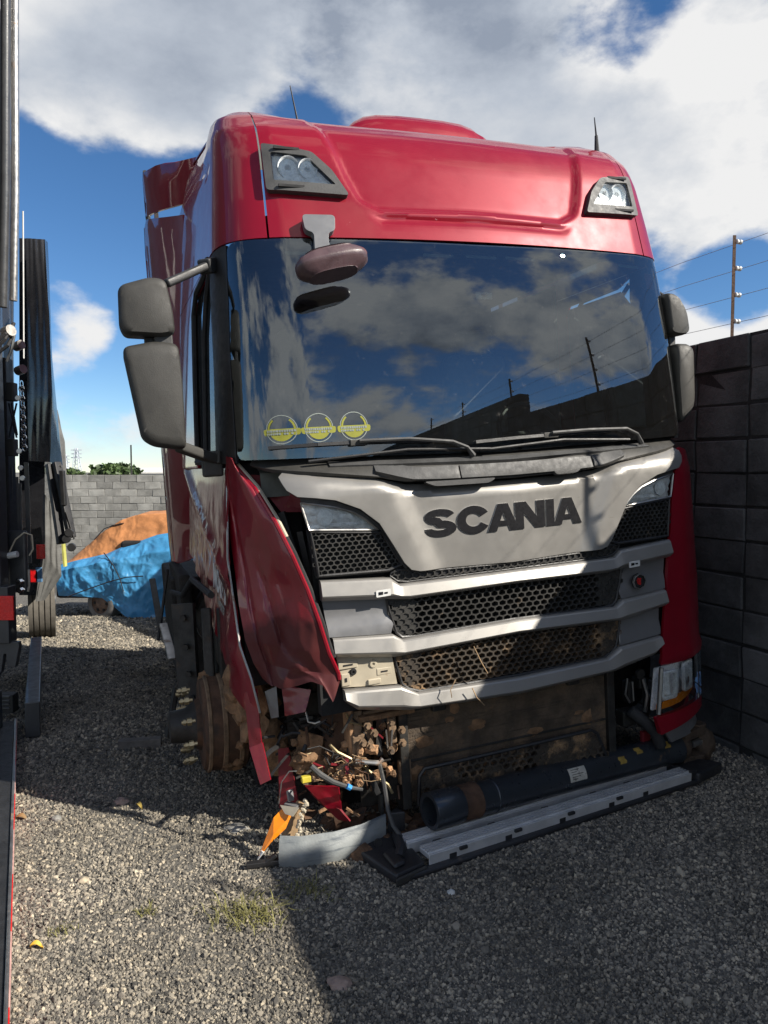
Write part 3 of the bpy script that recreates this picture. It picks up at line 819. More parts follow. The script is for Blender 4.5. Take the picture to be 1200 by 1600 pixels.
def honeycomb(name, poly, px, pz, wall, depth, mat, parent, off, solid_fn=None, rim=.012):
    """moulded mesh of flat-topped six-sided cells: each has a front rib ring and side walls going back"""
    b = MB(); hw, hz = px / 2, pz * .66
    hx = [(-hw, pz * .33), (0, hz), (hw, pz * .33), (hw, -pz * .33), (0, -hz), (-hw, -pz * .33)]
    hx = [(-hw * .62, pz / 2), (hw * .62, pz / 2), (hw * 1.0, 0), (hw * .62, -pz / 2), (-hw * .62, -pz / 2), (-hw * 1.0, 0)] if False else hx
    k1 = 1 - wall / hw
    for cx_, cz_ in point_grid(poly, px, pz):
        o_ = [S(cx_ + a, cz_ + q, off) for a, q in hx]
        i_ = [S(cx_ + a * k1, cz_ + q * k1, off) for a, q in hx]
        dd = .007 if (solid_fn and solid_fn(cx_, cz_)) else depth
        bk_ = [S(cx_ + a * k1 * .97, cz_ + q * k1 * .97, off + dd) for a, q in hx]
        k = len(b.v); b.v += o_ + i_ + bk_
        for j in range(6):
            q = (j + 1) % 6
            b.f += [[k + q, k + j, k + 6 + j, k + 6 + q], [k + 6 + q, k + 6 + j, k + 12 + j, k + 12 + q]]
        if dd < depth: b.f.append([k + 12 + j for j in reversed(range(6))])
    g = b.build(name, mat, parent, smooth=False)
    # frame round the mesh
    lp = subdiv(poly, .04); cx_ = sum(p[0] for p in poly) / len(poly); cz_ = sum(p[1] for p in poly) / len(poly)
    pts = [S(x, z, off + .004) for x, z in lp]; pts.append(pts[0]); pts.append(pts[1])
    fr = MB(); fr.tube(pts, rim, 6, False); fr.build('grille_frame', BLACKP, g)
    return g
for sg in (-1, 1):
    fl = (lambda q: [(sg * a, b) for a, b in q])
    panel('edging_strip', fl(edge_l), TRIMP, truck, off=.002, th=.03, res=.04, bev=.003)
    lo = fl(lamp_l)
    lm = panel('driving_lamp', lo, FROST, truck, off=.016, th=.006, res=.014, bev=0, fn=lambda s, z: .008 * abs(math.sin(s * 38 + z * 20)) + .004 * math.sin(z * 160))
    panel('lamp_lens', rpoly(lo, .01), LENS, lm, off=.002, th=0, res=.03, bev=0)
    pts = [S(a, b, .002) for a, b in subdiv(lo, .03)]; pts += pts[:2]
    MB().tube(pts, .006, 6, False).build('lamp_rim', STEEL, lm)
    for cx_, cz_, rr_ in ((1.0, 1.492, .036),):
        MB().lathe([(.0, .006), (.02, rr_ * .7), (.0, rr_), (-.004, rr_ * 1.1)], S(sg * cx_, cz_, .010), (0, 1, 0), 16).build('reflector', FROST, lm)
    honeycomb('corner_grille', fl(hexc), .033, .0215, .0032, .018, HEXM, truck, .004, rim=.008)
    panel('grille_backing', fl([(1.085, 1.437), (.73, 1.405), (.60, 1.20), (.69, 1.19), (1.06, 1.20)]), DARKIN, truck, off=.026, th=.01, res=.1, bev=0)
strip_l = [(0, 1.168), (.53, 1.180), (.585, 1.196), (.635, 1.200), (.68, 1.190), (.688, 1.176), (.65, 1.146), (.60, 1.137), (0, 1.137)]
panel('grille_backing', sym(strip_l), BLACKP, truck, off=.012, th=.02, res=.06, bev=.004)
honeycomb('honeycomb_strip', sym(strip_l), .040, .027, .004, .008, HEXM, truck, .002, rim=.005)
def bar(zt, zb_, smax, mat):
    """faceted cross bar: rows between lower and upper edge, pushed out into a flat face with bevelled shoulders"""
    prof = [(0, .050), (0, .014), (.20, -.012), (.28, -.016), (.86, .002), (.94, .008), (1, .018), (1, .055)]
    ss = sorted(set([-smax + 2 * smax * i / 70 for i in range(71)] + [sg * q[0] for q in zt + zb_ for sg in (-1, 1) if q[0] < smax]))
    m = len(ss); v = []
    for s_ in ss:
        a = abs(s_); t, b = interp(a, zt), interp(a, zb_)
        for u, d in prof: v.append(S(s_, lerp(b, t, u), d - .022))
    k = len(prof)
    f = [(i * k + j, (i + 1) * k + j, (i + 1) * k + j + 1, i * k + j + 1) for i in range(m - 1) for j in range(k - 1)]
    f += [tuple(range(k)), tuple(reversed(range((m - 1) * k, m * k)))]
    return obj('grille_bar', v, f, mat, truck, ang=12)
bars = (([(0, 1.132), (.56, 1.128), (.645, 1.133), (.69, 1.168), (.80, 1.178), (1.048, 1.192), (1.038, 1.092), (.72, 1.066), (.66, 1.052), (.60, 1.050), (0, 1.060)],
         [(0, 1.132), (.645, 1.132), (.69, 1.168), (1.05, 1.192)], [(0, 1.06), (.6, 1.05), (.72, 1.066), (1.05, 1.093)]),
        ([(0, .868), (.56, .850), (.646, .852), (.695, .884), (1.012, .905), (.99, .812), (.69, .770), (.62, .772), (0, .792)],
         [(0, .868), (.646, .852), (.695, .884), (1.02, .906)], [(0, .792), (.62, .772), (.69, .77), (1, .812)]),
        ([(0, .556), (.50, .560), (.58, .568), (.67, .618), (.975, .640), (.972, .60), (.945, .565), (.90, .535), (.627, .487), (.3, .470), (0, .465)],
         [(0, .556), (.58, .568), (.67, .618), (.98, .64)], [(0, .465), (.627, .487), (.9, .535), (.98, .60)]))
for (half, zt, zb_), sm_ in zip(bars, (1.045, 1.002, .96)):
    bar(zt, zb_, sm_, SILVER)
g2l = [(0, 1.064), (.60, 1.052), (.66, 1.054), (.708, 1.062), (.70, 1.0), (.668, .885), (.64, .858), (.56, .852), (0, .866)]
g3l = [(0, .796), (.62, .770), (.685, .770), (.68, .72), (.655, .62), (.62, .588), (.56, .566), (0, .560)]
for q, mt in ((g2l, HEXM), (g3l, HEXMUD)):
    honeycomb('honeycomb_grille', sym(q), .046, .0275, .0042, .035, mt, truck, .012, solid_fn=lambda x, z: abs(x) > .555, rim=.008)
    panel('grille_backing', sym([(a * 1.0, b) for a, b in q]), MUDD if mt is HEXMUD else DARKIN, truck, off=.062, th=.01, res=.2, bev=0)
for sg in (-1, 1):
    fl = (lambda q: [(sg * a, b) for a, b in q])
    panel('end_blank', fl([(.712, 1.062), (1.036, 1.09), (1.016, .908), (.70, .886), (.684, .93)]), SILVERG, truck, off=.006, th=.02, res=.04, bev=.005, fn=lambda s, z: .022 * sstep(.93, .99, z))
panel('end_blank', [(.69, .768), (.985, .810), (.972, .645), (.675, .622), (.68, .70)], SILVERG, truck, off=.006, th=.02, res=.04, bev=.005, fn=lambda s, z: .022 * sstep(.66, .74, z))
# exposed cream bracket where the blank is torn off
cb_ = panel('cream_bracket', [(-.70, .775), (-.985, .812), (-.965, .648), (-.68, .625)], CREAM, truck, off=.020, th=.012, res=.04, bev=.004, fn=lambda s, z: -.006 * sstep(.84, .83, abs(s)))
for (cx_, cz_, w, h) in ((-.93, .758, .07, .016), (-.945, .685, .016, .04), (-.745, .70, .05, .014)):
    o_ = MB().box(S(cx_, cz_, .016), (w + .03, .008, h + .022)).build('slot_plate', CREAM, cb_, bevel=.004)
    MB().box(S(cx_, cz_, .0115), (w * .7, .004, h * .5)).build('slot', DARKIN, o_, smooth=False)
for (cx_, cz_, r_) in ((-.905, .720, .018), (-.80, .745, .022)):
    MB().lathe([(0, r_ * .3), (-.006, r_ * .35), (-.006, r_ * .8), (0, r_)], S(cx_, cz_, .014), (0, 1, 0), 16).build('boss', CREAM if r_ > .02 else DARKIN, cb_)
MB().box(S(-.745, .765, .014), (.05, .012, .03)).build('clip', CREAM, cb_, bevel=.004)
MB().box(S(-.80, .655, .014), (.07, .012, .03)).build('clip', CREAM, cb_, bevel=.006)
# small white plates and the round badge
for (cx_, cz_) in ((-.742, 1.103), (.757, 1.085)):
    lb = panel('plate_sticker', rpoly([(cx_ - .038, cz_ + .016), (cx_ + .038, cz_ + .019), (cx_ + .038, cz_ - .015), (cx_ - .038, cz_ - .018)], .006), WHITE, truck, off=-.043, th=.002, res=.1, bev=0)
    q = MB(); q.box(S(cx_ - .014, cz_ + .001, -.0445), (.022, .002, .014)); q.box(S(cx_ + .013, cz_ + .001, -.0445), (.016, .002, .008)); q.build('sticker_print', INK, lb, smooth=False)
bc = S(.806, .978, -.004)
bd = MB().lathe([(0, .045), (-.018, .045), (-.022, .038), (-.012, .036), (-.012, .0)], bc, (0, 1, 0), 8).build('badge', BLACKP, truck)
MB().lathe([(-.012, .036), (-.022, .040), (-.021, .0445), (-.012, .046)], bc, (0, 1, 0), 8, True).build('badge_rim', STEEL, bd)
REDB = M('red badge enamel', (.45, .02, .02), .4, 0, .1, 40)
q = MB()
for (dx, dz, w, h, a) in ((-.004, .013, .016, .012, .4), (.0, .0, .022, .020, 0), (.003, -.012, .018, .014, .5), (-.010, .004, .010, .012, -.5), (.010, .012, .006, .012, .3)):
    q.box(bc + Vector((dx, -.0145, dz)), (w, .004, h), Matrix.Rotation(a, 3, 'Y'))
q.build('badge_emblem', REDB, bd, smooth=False)

# ---- cowl under the windscreen and the wipers
def cowl_fn(s, z): return -.03 + .10 * sstep(1.70, 1.79, z)
panel('cowl_panel', subdiv(sym([(0, 1.765), (.7, 1.775), (1.15, 1.79), (1.35, 1.80), (1.36, 1.765), (1.2, 1.737), (.96, 1.704), (.74, 1.674), (.62, 1.655), (.56, 1.642), (.4, 1.628), (0, 1.62)]), .05), GREYP, truck, off=0, th=.02, res=.04, bev=.006, fn=cowl_fn)
for sa, sb in ((-.735, -.30), (-.292, .50), (.508, .735)):
    top = lambda a: interp(abs(a), [(0, 1.700), (.5, 1.704), (.56, 1.713), (.66, 1.738), (.74, 1.742)])
    bot = lambda a: interp(abs(a), [(0, 1.634), (.4, 1.640), (.55, 1.648), (.62, 1.665), (.74, 1.70)])
    xs_ = [lerp(sa, sb, i / 12) for i in range(13)]
    panel('cowl_step', [(x, top(x)) for x in xs_] + [(x, bot(x)) for x in reversed(xs_)], TRIMP, truck, off=-.05, th=.035, res=.05, bev=.007, fn=lambda s, z: .05 * sstep(1.68, 1.75, z))
panel('cowl_ridge', sym([(0, 1.735), (.6, 1.748), (.95, 1.758), (.95, 1.738), (.6, 1.728), (0, 1.715)]), TRIMP, truck, off=.0, th=.02, res=.05, bev=.006, fn=lambda s, z: cowl_fn(s, z) - .018)
panel('cowl_handle', rpoly([(-.50, 1.632), (-.10, 1.627), (-.14, 1.603), (-.44, 1.606)], .02), TRIMP, truck, off=-.05, th=.03, res=.05, bev=.008)
panel('cowl_handle', rpoly([(.24, 1.640), (.42, 1.645), (.39, 1.622), (.26, 1.618)], .02), BLACKP, truck, off=-.055, th=.03, res=.05, bev=.006)
def wiper(pts_blade, pts_arm):
    a = MB(); a.tube([S(s, z, o) for s, z, o in pts_arm], [.010] * (len(pts_arm) - 1) + [.016], 6)
    w = a.build('wiper', TRIMP, truck)
    b = MB()
    P_ = [S(s, z, o) for s, z, o in pts_blade]
    for p, q in zip(P_, P_[1:]): b.beam(p, q, .016, .024, (0, -1, .2))
    b.build('wiper_blade', BLACKP, w, smooth=False)
    c = MB(); k = len(P_) // 2; c.box(P_[k], (.09, .03, .03)); c.build('blade_clip', GREYP, w, bevel=.004)
wiper([(-1.21, 1.838, -.012), (-1.0, 1.842, -.012), (-.80, 1.842, -.012), (-.6, 1.838, -.012), (-.42, 1.828, -.012)],
      [(-.80, 1.85, -.035), (-.55, 1.848, -.04), (-.32, 1.822, -.045), (-.24, 1.79, -.04), (-.20, 1.745, -.02)])
wiper([(-.18, 1.812, -.012), (.05, 1.822, -.012), (.27, 1.828, -.012), (.5, 1.832, -.012), (.66, 1.832, -.012)],
      [(.27, 1.84, -.035), (.5, 1.846, -.04), (.76, 1.842, -.045), (.84, 1.81, -.04), (.885, 1.757, -.02)])
for (s, z) in ((-.55, 1.795), (.35, 1.80)):
    MB().tube([S(s - .5, z - .03, -.008), S(s, z + .0, -.02), S(s + .45, z - .02, -.02)], .008, 6).build('wiper_linkage', BLACKP, truck)

# ---- mirrors
fm = MB().lathe([(0, .010), (.01, .01)], (0, 0, 0), (0, 1, 0), 4)
mb_ = panel('front_mirror', rpoly([(-.962, 2.965), (-.80, 2.965), (-.81, 2.885), (-.845, 2.872), (-.858, 2.66), (-.93, 2.66), (-.915, 2.872), (-.955, 2.885)], .022), SILVERG, truck, off=-.055, th=.045, res=.03, bev=.01)
head = MB(); hp = []
for j in range(9):
    v_ = -1 + 2 * j / 8
    for i in range(17):
        a = 2 * math.pi * i / 16
        rx = .185 * (1 - abs(v_) ** 3 * .35) * (1 if math.cos(a) > 0 else .95)
        hp.append(Vector((rx * math.copysign(abs(math.cos(a)) ** .7, math.cos(a)), -.07 + .075 * math.copysign(abs(math.sin(a)) ** .8, math.sin(a)) * (1 - .3 * abs(v_)) - .02 * v_, .048 * v_)))
rm = Matrix.Rotation(-.22, 3, 'Y') @ Matrix.Rotation(-.35, 3, 'X')
hp = [rm @ p + Vector((-.905, .02, 2.645)) for p in hp]
hf_ = [(j * 17 + i, j * 17 + i + 1, (j + 1) * 17 + i + 1, (j + 1) * 17 + i) for j in range(8) for i in range(16)] + [tuple(range(16)), tuple(reversed(range(8 * 17, 8 * 17 + 16)))]
obj('mirror_head', hp, hf_, M('plum grey mirror cap', (.085, .05, .055), .4, 0, .2, 12, .1, 120, .2), mb_, bevel=.012)
def rounded_body(name, outline, y0_, y1_, mat, parent, bulge=.022):
    """mirror housing: rings of the outline from the domed front face round the edge to the glass side"""
    lp = rpoly(outline, .036, 5); n_ = len(lp)
    cx_ = sum(p[0] for p in lp) / n_; cz_ = sum(p[1] for p in lp) / n_
    hx_ = max(abs(p[0] - cx_) for p in lp); hz_ = max(abs(p[1] - cz_) for p in lp)
    dome = lambda x, z: y0_ - bulge * (1 - min(1, abs(x - cx_) / hx_) ** 2) * (1 - min(1, abs(z - cz_) / hz_) ** 2)
    v = [Vector((cx_, dome(cx_, cz_), cz_))]
    prof = [(.25, None), (.5, None), (.75, None), (.90, None), (.955, y0_ + .005), (.985, y0_ + .020), (1.0, y0_ + .040), (.985, y1_ - .02), (.95, y1_), (.90, y1_)]
    for sc, y in prof: v += [Vector((cx_ + (x - cx_) * sc, dome(cx_ + (x - cx_) * sc, cz_ + (z - cz_) * sc) if y is None else y, cz_ + (z - cz_) * sc)) for x, z in lp]
    f = [(0, 1 + i, 1 + (i + 1) % n_) for i in range(n_)]
    for k in range(len(prof) - 1): f += [(1 + k * n_ + i, 1 + (k + 1) * n_ + i, 1 + (k + 1) * n_ + (i + 1) % n_, 1 + k * n_ + (i + 1) % n_) for i in range(n_)]
    f.append(tuple(1 + (len(prof) - 1) * n_ + i for i in range(n_)))
    return obj(name, v, f, mat, parent, ang=50)
mm = empty('mirror_assembly'); mm.parent = truck
rounded_body('wide_mirror_housing', [(-1.842, 2.625), (-1.70, 2.668), (-1.625, 2.66), (-1.602, 2.50), (-1.600, 2.405), (-1.66, 2.392), (-1.83, 2.402), (-1.850, 2.45)], .26, .42, GREYP, mm)
rounded_body('main_mirror_housing', [(-1.846, 2.345), (-1.70, 2.372), (-1.592, 2.360), (-1.585, 2.2), (-1.592, 1.865), (-1.63, 1.858), (-1.74, 1.878), (-1.790, 1.915)], .25, .43, GREYP, mm)
a = MB(); a.box((-1.655, .33, 2.385), (.085, .06, .09)); a.build('mirror_joint', TRIMP, mm, bevel=.008)
a = MB(); a.box((-1.715, .36, 2.385), (.05, .04, .05)); a.build('mirror_joint', BLACKP, mm, bevel=.006)
a = MB(); a.beam((-1.62, .36, 2.655), (-1.40, .46, 2.775), .045, .042); a.beam((-1.42, .45, 2.765), (-1.33, .56, 2.81), .075, .075); a.build('mirror_arm', BLACKP, mm, bevel=.012)
a = MB(); a.beam((-1.62, .35, 1.875), (-1.43, .47, 1.80), .07, .05); a.beam((-1.45, .45, 1.815), (-1.36, .55, 1.79), .08, .07); a.box((-1.45, .48, 1.765), (.10, .08, .10)); a.build('mirror_arm', GREYP, mm, bevel=.012)
mr_ = empty('mirror_assembly'); mr_.parent = truck
rounded_body('wide_mirror_housing', [(1.30, 2.66), (1.375, 2.65), (1.435, 2.54), (1.462, 2.43), (1.45, 2.405), (1.39, 2.398), (1.32, 2.41)], .26, .42, GREYP, mr_)
rounded_body('main_mirror_housing', [(1.36, 2.352), (1.455, 2.35), (1.488, 2.32), (1.482, 2.0), (1.455, 1.92), (1.385, 1.86), (1.372, 1.90), (1.36, 2.1)], .25, .43, GREYP, mr_)
a = MB(); a.box((1.40, .36, 2.375), (.05, .05, .08)); a.build('mirror_joint', TRIMP, mr_, bevel=.008)
a = MB(); a.beam((1.40, .36, 2.62), (1.33, .5, 2.76), .04, .04); a.beam((1.40, .36, 1.90), (1.36, .5, 1.80), .05, .05); a.build('mirror_arm', BLACKP, mr_, bevel=.01)

# ---- sides of the cab
def side(sg):
    fl = (lambda q: [(sg * a, b) for a, b in q])
    panel('a_pillar', fl([(1.405, 1.775), (1.425, 2.3), (1.41, 2.86), (1.66, 2.862), (1.70, 2.70), (1.665, 2.3), (1.68, 1.78)]), BLACKP, truck, off=.003, th=.02, res=.05, bev=.004)
    dw = panel('door_window', fl([(1.675, 1.80), (1.665, 2.3), (1.70, 2.66), (1.80, 2.77), (2.46, 2.77), (2.50, 2.70), (2.50, 1.90), (2.3, 1.80)]), SIDEGL, truck, off=.012, th=0, res=.08, bev=0)
    MB().tube([S(sg * a, b, .006) for a, b in ((2.1, 1.80), (2.06, 2.2), (2.03, 2.5), (1.90, 2.68), (1.70, 2.80))], .016, 6).build('window_divider', RUBBER, dw)
    panel('door_frame', fl([(2.49, 1.76), (2.49, 2.72), (2.44, 2.79), (1.80, 2.80), (1.64, 2.862), (3.42, 2.862), (3.42, 1.76)]), RED, truck, off=0, th=.02, res=.1, bev=.004)
    MB().tube([S(sg * a, b, -.004) for a, b in ((2.44, 1.78), (2.46, 2.3), (2.44, 2.7), (2.3, 2.80), (1.85, 2.81), (1.68, 2.86))], .016, 6).build('window_seal', RUBBER, dw)
side(-1); side(1)
MB().tube([S(-1.62, 1.80, -.004), S(-2.0, 1.79, -.004), S(-2.45, 1.80, -.004)], .02, 6).build('window_sill', RUBBER, truck)
# rear side deflector blades, flared out behind the cab
def blade(name, yz, x0_, x1_, mat, edge):
    v, f = tri_region([yz], .12)
    pts = [Vector((lerp(x0_, x1_, sstep(1.8, 3.05, p.x)), p.x, p.y)) for p in v]
    o = obj(name, pts, f, mat, truck, solid=.02, bevel=.006)
    e2 = [Vector((lerp(x0_, x1_, sstep(1.8, 3.05, y)) , y, z)) for y, z in edge]
    MB().tube(e2, .022, 6).build('blade_edge', RUBBER, o)
for sg in (-1, 1):
    blade('side_deflector', [(1.95, 1.15), (2.95, .98), (3.05, 1.1), (3.04, 3.52), (2.98, 3.70), (2.86, 3.74), (1.95, 3.50)], sg * 1.30, sg * 1.50, RED, [(2.98, 1.0), (3.06, 1.15), (3.05, 3.52), (2.98, 3.71)])
    blade('roof_deflector', [(1.85, 3.62), (2.35, 3.72), (2.98, 3.80), (3.06, 3.84), (3.05, 4.10), (2.98, 4.145), (2.1, 3.98), (1.85, 3.90)], sg * 1.02, sg * 1.475, RED, [(3.06, 3.80), (3.06, 4.11), (2.99, 4.16)])
    rl = MB(); rl.box((sg * 1.42, 2.92, 3.76), (.03, .05, .10)); rl.build('deflector_bracket', BLACKP, truck, smooth=False)

# ---- right front corner: red panel, headlamp, bumper
panel('corner_panel', rpoly([(1.062, 1.20), (1.085, 1.43), (1.112, 1.59), (1.185, 1.722), (1.30, 1.70), (1.45, 1.62), (1.66, 1.60), (1.66, .50), (1.35, .475), (1.1, .455), (.955, .462), (.985, .62), (1.02, .88)], .012), RED, truck, off=-.018, th=.02, res=.04, bev=.008, fn=lambda s, z: .02 * sstep(1.16, 1.08, s) - .02 * math.exp(-((z - .50) / .03) ** 2))
hl = panel('headlight', rpoly([(.965, .43), (1.1, .43), (1.66, .48), (1.66, .19), (1.3, .19), (.93, .18)], .01), FROST, truck, off=.055, th=.01, res=.06, bev=0)
panel('lamp_lens', rpoly([(.965, .435), (1.1, .43), (1.66, .48), (1.66, .19), (1.3, .19), (.93, .18)], .012), LENS, hl, off=-.012, th=0, res=.04, bev=0, fn=lambda s, z: -.012)
for (c_, z_, w_, h_) in ((1.02, .335, .055, .085), (1.20, .34, .05, .09)):
    q = panel('lamp_chamber', [rpoly([(c_ - w_, z_ + h_), (c_ + w_, z_ + h_), (c_ + w_ * .9, z_ - h_), (c_ - w_ * 1.1, z_ - h_)], .02), rpoly([(c_ - w_ * .75, z_ + h_ * .8), (c_ + w_ * .75, z_ + h_ * .8), (c_ + w_ * .65, z_ - h_ * .75), (c_ - w_ * .8, z_ - h_ * .75)], .02)], FROST, hl, off=.012, th=.02, res=.04, bev=.004)
    panel('reflector', rpoly([(c_ - w_ * .8, z_ + h_ * .85), (c_ + w_ * .8, z_ + h_ * .85), (c_ + w_ * .7, z_ - h_ * .8), (c_ - w_ * .85, z_ - h_ * .8)], .02), FROST, q, off=.035, th=.004, res=.03, bev=0, fn=lambda s, z: .02 * math.sin(s * 50) * math.sin(z * 40))
panel('indicator_lens', rpoly([(.945, .225), (1.16, .255), (1.30, .245), (1.12, .20), (.94, .188)], .01), ORANGEL, hl, off=.02, th=.01, res=.04, bev=.003)
MB().tube([S(.955, .45, -.01), S(.925, .18, -.01)], .014, 6).build('lamp_trim', STEEL, hl)
bl_ = panel('bumper_corner', rpoly([(.90, .165), (1.30, .19), (1.66, .19), (1.66, -.05), (1.56, -.05), (1.52, .12), (1.25, .11), (.985, .065), (.93, .055)], .01), RED, truck, off=-.02, th=.03, res=.04, bev=.008)
panel('fog_lamp', rpoly([(.985, .07), (1.25, .11), (1.45, .12), (1.45, .02), (1.2, -.02), (1.05, -.03)], .01), SILVERG, truck, off=.02, th=.02, res=.04, bev=.004, fn=lambda s, z: .008 * math.sin(s * 120))
# stub of skin behind the corner on both sides
panel('cab_side_lower', [(1.64, 1.76), (3.42, 1.76), (3.42, .9), (2.6, .9), (2.3, .6), (1.64, .45)], RED, truck, off=0, th=.02, res=.15, bev=.004)

# ================================================================ CRUSHED CORNER OF THE TRUCK
def crumple(p, a, f=3.): return a * (noise.noise(p * f) + .5 * abs(noise.noise(p * f * 2.3 + Vector((4, 1, 7)))) + .3 * noise.noise(p * f * 5))
def door_fn(s, z):
    a = abs(s); p = Vector((s, 0, z))
    zl = lerp(1.24, 1.66, (a - 1.62) / 1.5)
    d = .024 * math.exp(-((z - zl) / .045) ** 2) * -1 + .03 * sstep(zl, zl - .2, z)
    return d + crumple(p, .022, 2.2) * sstep(1.7, 1.2, z)
door = panel('door', [(-1.53, 1.755), (-3.42, 1.755), (-3.42, 1.12), (-2.75, .98), (-2.25, .80), (-1.85, .68), (-1.6, .60), (-1.40, .50), (-1.345, .53), (-1.38, .70), (-1.45, .86), (-1.50, 1.05), (-1.52, 1.3)], REDC, truck, off=.03, th=.008, res=.022, bev=0, fn=door_fn)
MB().tube([S(s, z, door_fn(s, z) + .026) for s, z in ((-1.53, 1.75), (-1.52, 1.3), (-1.50, 1.05), (-1.45, .86), (-1.38, .70), (-1.345, .53))], .006, 6).build('bent_door_edge', STEEL, door)
def text_mesh(body, size, fn, mat, parent, name, ext=0):
    cu = bpy.data.curves.new(name, 'FONT'); cu.body = body; cu.size = size; cu.offset = .006 * size / .15
    t = bpy.data.objects.new(name, cu); C.objects.link(t)
    me = bpy.data.meshes.new_from_object(t.evaluated_get(bpy.context.evaluated_depsgraph_get()))
    bpy.data.objects.remove(t); bpy.data.curves.remove(cu)
    v = [fn(q.co.x, q.co.y) for q in me.vertices]; f = [list(p.vertices) for p in me.polygons]
    return obj(name, v, f, mat, parent, smooth=False)
text_mesh('MOVINO', .19, lambda x, y: S(-2.16 + x * .74, 1.05 + y - .03 * (x - .35), door_fn(-2.16 + x * .74, 1.05 + y) + .018), WHITE, door, 'door_lettering')
text_mesh('TRANSPORTES', .055, lambda x, y: S(-2.0 + x * .95, .985 + y - .03 * x, door_fn(-2.0 + x * .95, .985 + y) + .018), STICKW, door, 'door_lettering')

# big torn corner panel, sprung outwards; its lower half is coloured darker, browner and duller
TORN = M('torn red panel with darker lower half', (.20, .004, .013), .36, .15, .12, 3, .12, 9, .7, dirt=((.16, .055, .045), .60, 3.2, .25), streak=((.32, .14, .13), 5, .64, (9, 9, 1.0)))
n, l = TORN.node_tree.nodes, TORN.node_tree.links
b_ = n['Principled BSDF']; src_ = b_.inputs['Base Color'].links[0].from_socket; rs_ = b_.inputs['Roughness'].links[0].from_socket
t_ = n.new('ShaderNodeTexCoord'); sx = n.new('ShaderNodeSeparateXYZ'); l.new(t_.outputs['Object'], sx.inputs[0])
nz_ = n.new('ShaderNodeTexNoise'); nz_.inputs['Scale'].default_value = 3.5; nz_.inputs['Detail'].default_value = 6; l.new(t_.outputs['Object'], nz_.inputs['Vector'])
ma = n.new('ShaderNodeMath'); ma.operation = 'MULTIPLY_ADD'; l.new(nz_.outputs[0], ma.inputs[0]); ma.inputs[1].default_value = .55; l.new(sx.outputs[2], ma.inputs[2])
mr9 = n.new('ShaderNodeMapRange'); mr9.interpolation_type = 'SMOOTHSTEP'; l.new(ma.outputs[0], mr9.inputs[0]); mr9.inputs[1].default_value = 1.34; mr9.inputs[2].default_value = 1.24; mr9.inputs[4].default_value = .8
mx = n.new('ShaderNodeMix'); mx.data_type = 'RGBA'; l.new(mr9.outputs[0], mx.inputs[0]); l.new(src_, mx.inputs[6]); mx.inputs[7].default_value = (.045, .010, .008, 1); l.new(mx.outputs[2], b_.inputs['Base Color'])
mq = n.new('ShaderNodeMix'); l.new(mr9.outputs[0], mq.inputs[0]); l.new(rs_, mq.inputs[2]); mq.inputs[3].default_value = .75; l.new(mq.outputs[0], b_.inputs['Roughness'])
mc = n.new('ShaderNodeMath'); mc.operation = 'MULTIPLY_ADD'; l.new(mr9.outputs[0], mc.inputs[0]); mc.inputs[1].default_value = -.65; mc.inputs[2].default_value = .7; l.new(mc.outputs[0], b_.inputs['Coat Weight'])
rows = [((-1.396, 0.360, 1.815), (-1.375, 0.320, 1.784)), ((-1.401, 0.420, 1.663), (-1.293, 0.200, 1.651)), ((-1.398, 0.440, 1.531), (-1.225, 0.100, 1.488)), ((-1.394, 0.420, 1.367), (-1.164, 0.050, 1.323)),
        ((-1.390, 0.380, 1.206), (-1.111, 0.020, 1.161)), ((-1.392, 0.320, 1.051), (-1.070, -0.010, 1.000)), ((-1.383, 0.270, 0.897), (-1.035, -0.020, 0.847)), ((-1.355, 0.240, 0.782), (-0.994, -0.020, 0.740))]
last = [(-1.316, 0.240, 0.698), (-1.289, 0.190, 0.674), (-1.243, 0.140, 0.668), (-1.183, 0.090, 0.684), (-1.121, 0.050, 0.711), (-1.069, 0.000, 0.690), (-1.035, -0.020, 0.608), (-0.991, -0.020, 0.696)]
NU, NVv = 48, 80
fr_rnd = random.Random(21)
FN = [[(fr_rnd.uniform(-.5, .5), fr_rnd.uniform(-.5, .5), fr_rnd.uniform(-1, 1)) for _ in range(9)] for _ in range(12)]
def facet(u, t):
    """folded sheet: piecewise linear dents with hard creases"""
    x, y = u * 6 + .6 * t, t * 8; i, j = int(x), int(y); a, b = x - i, y - j
    h = lambda i_, j_: FN[min(j_, 11)][min(i_, 8)][2]
    if a + b < 1: v_ = h(i, j) + a * (h(i + 1, j) - h(i, j)) + b * (h(i, j + 1) - h(i, j))
    else: v_ = h(i + 1, j + 1) + (1 - a) * (h(i, j + 1) - h(i + 1, j + 1)) + (1 - b) * (h(i + 1, j) - h(i + 1, j + 1))
    return .020 * v_
tv = []
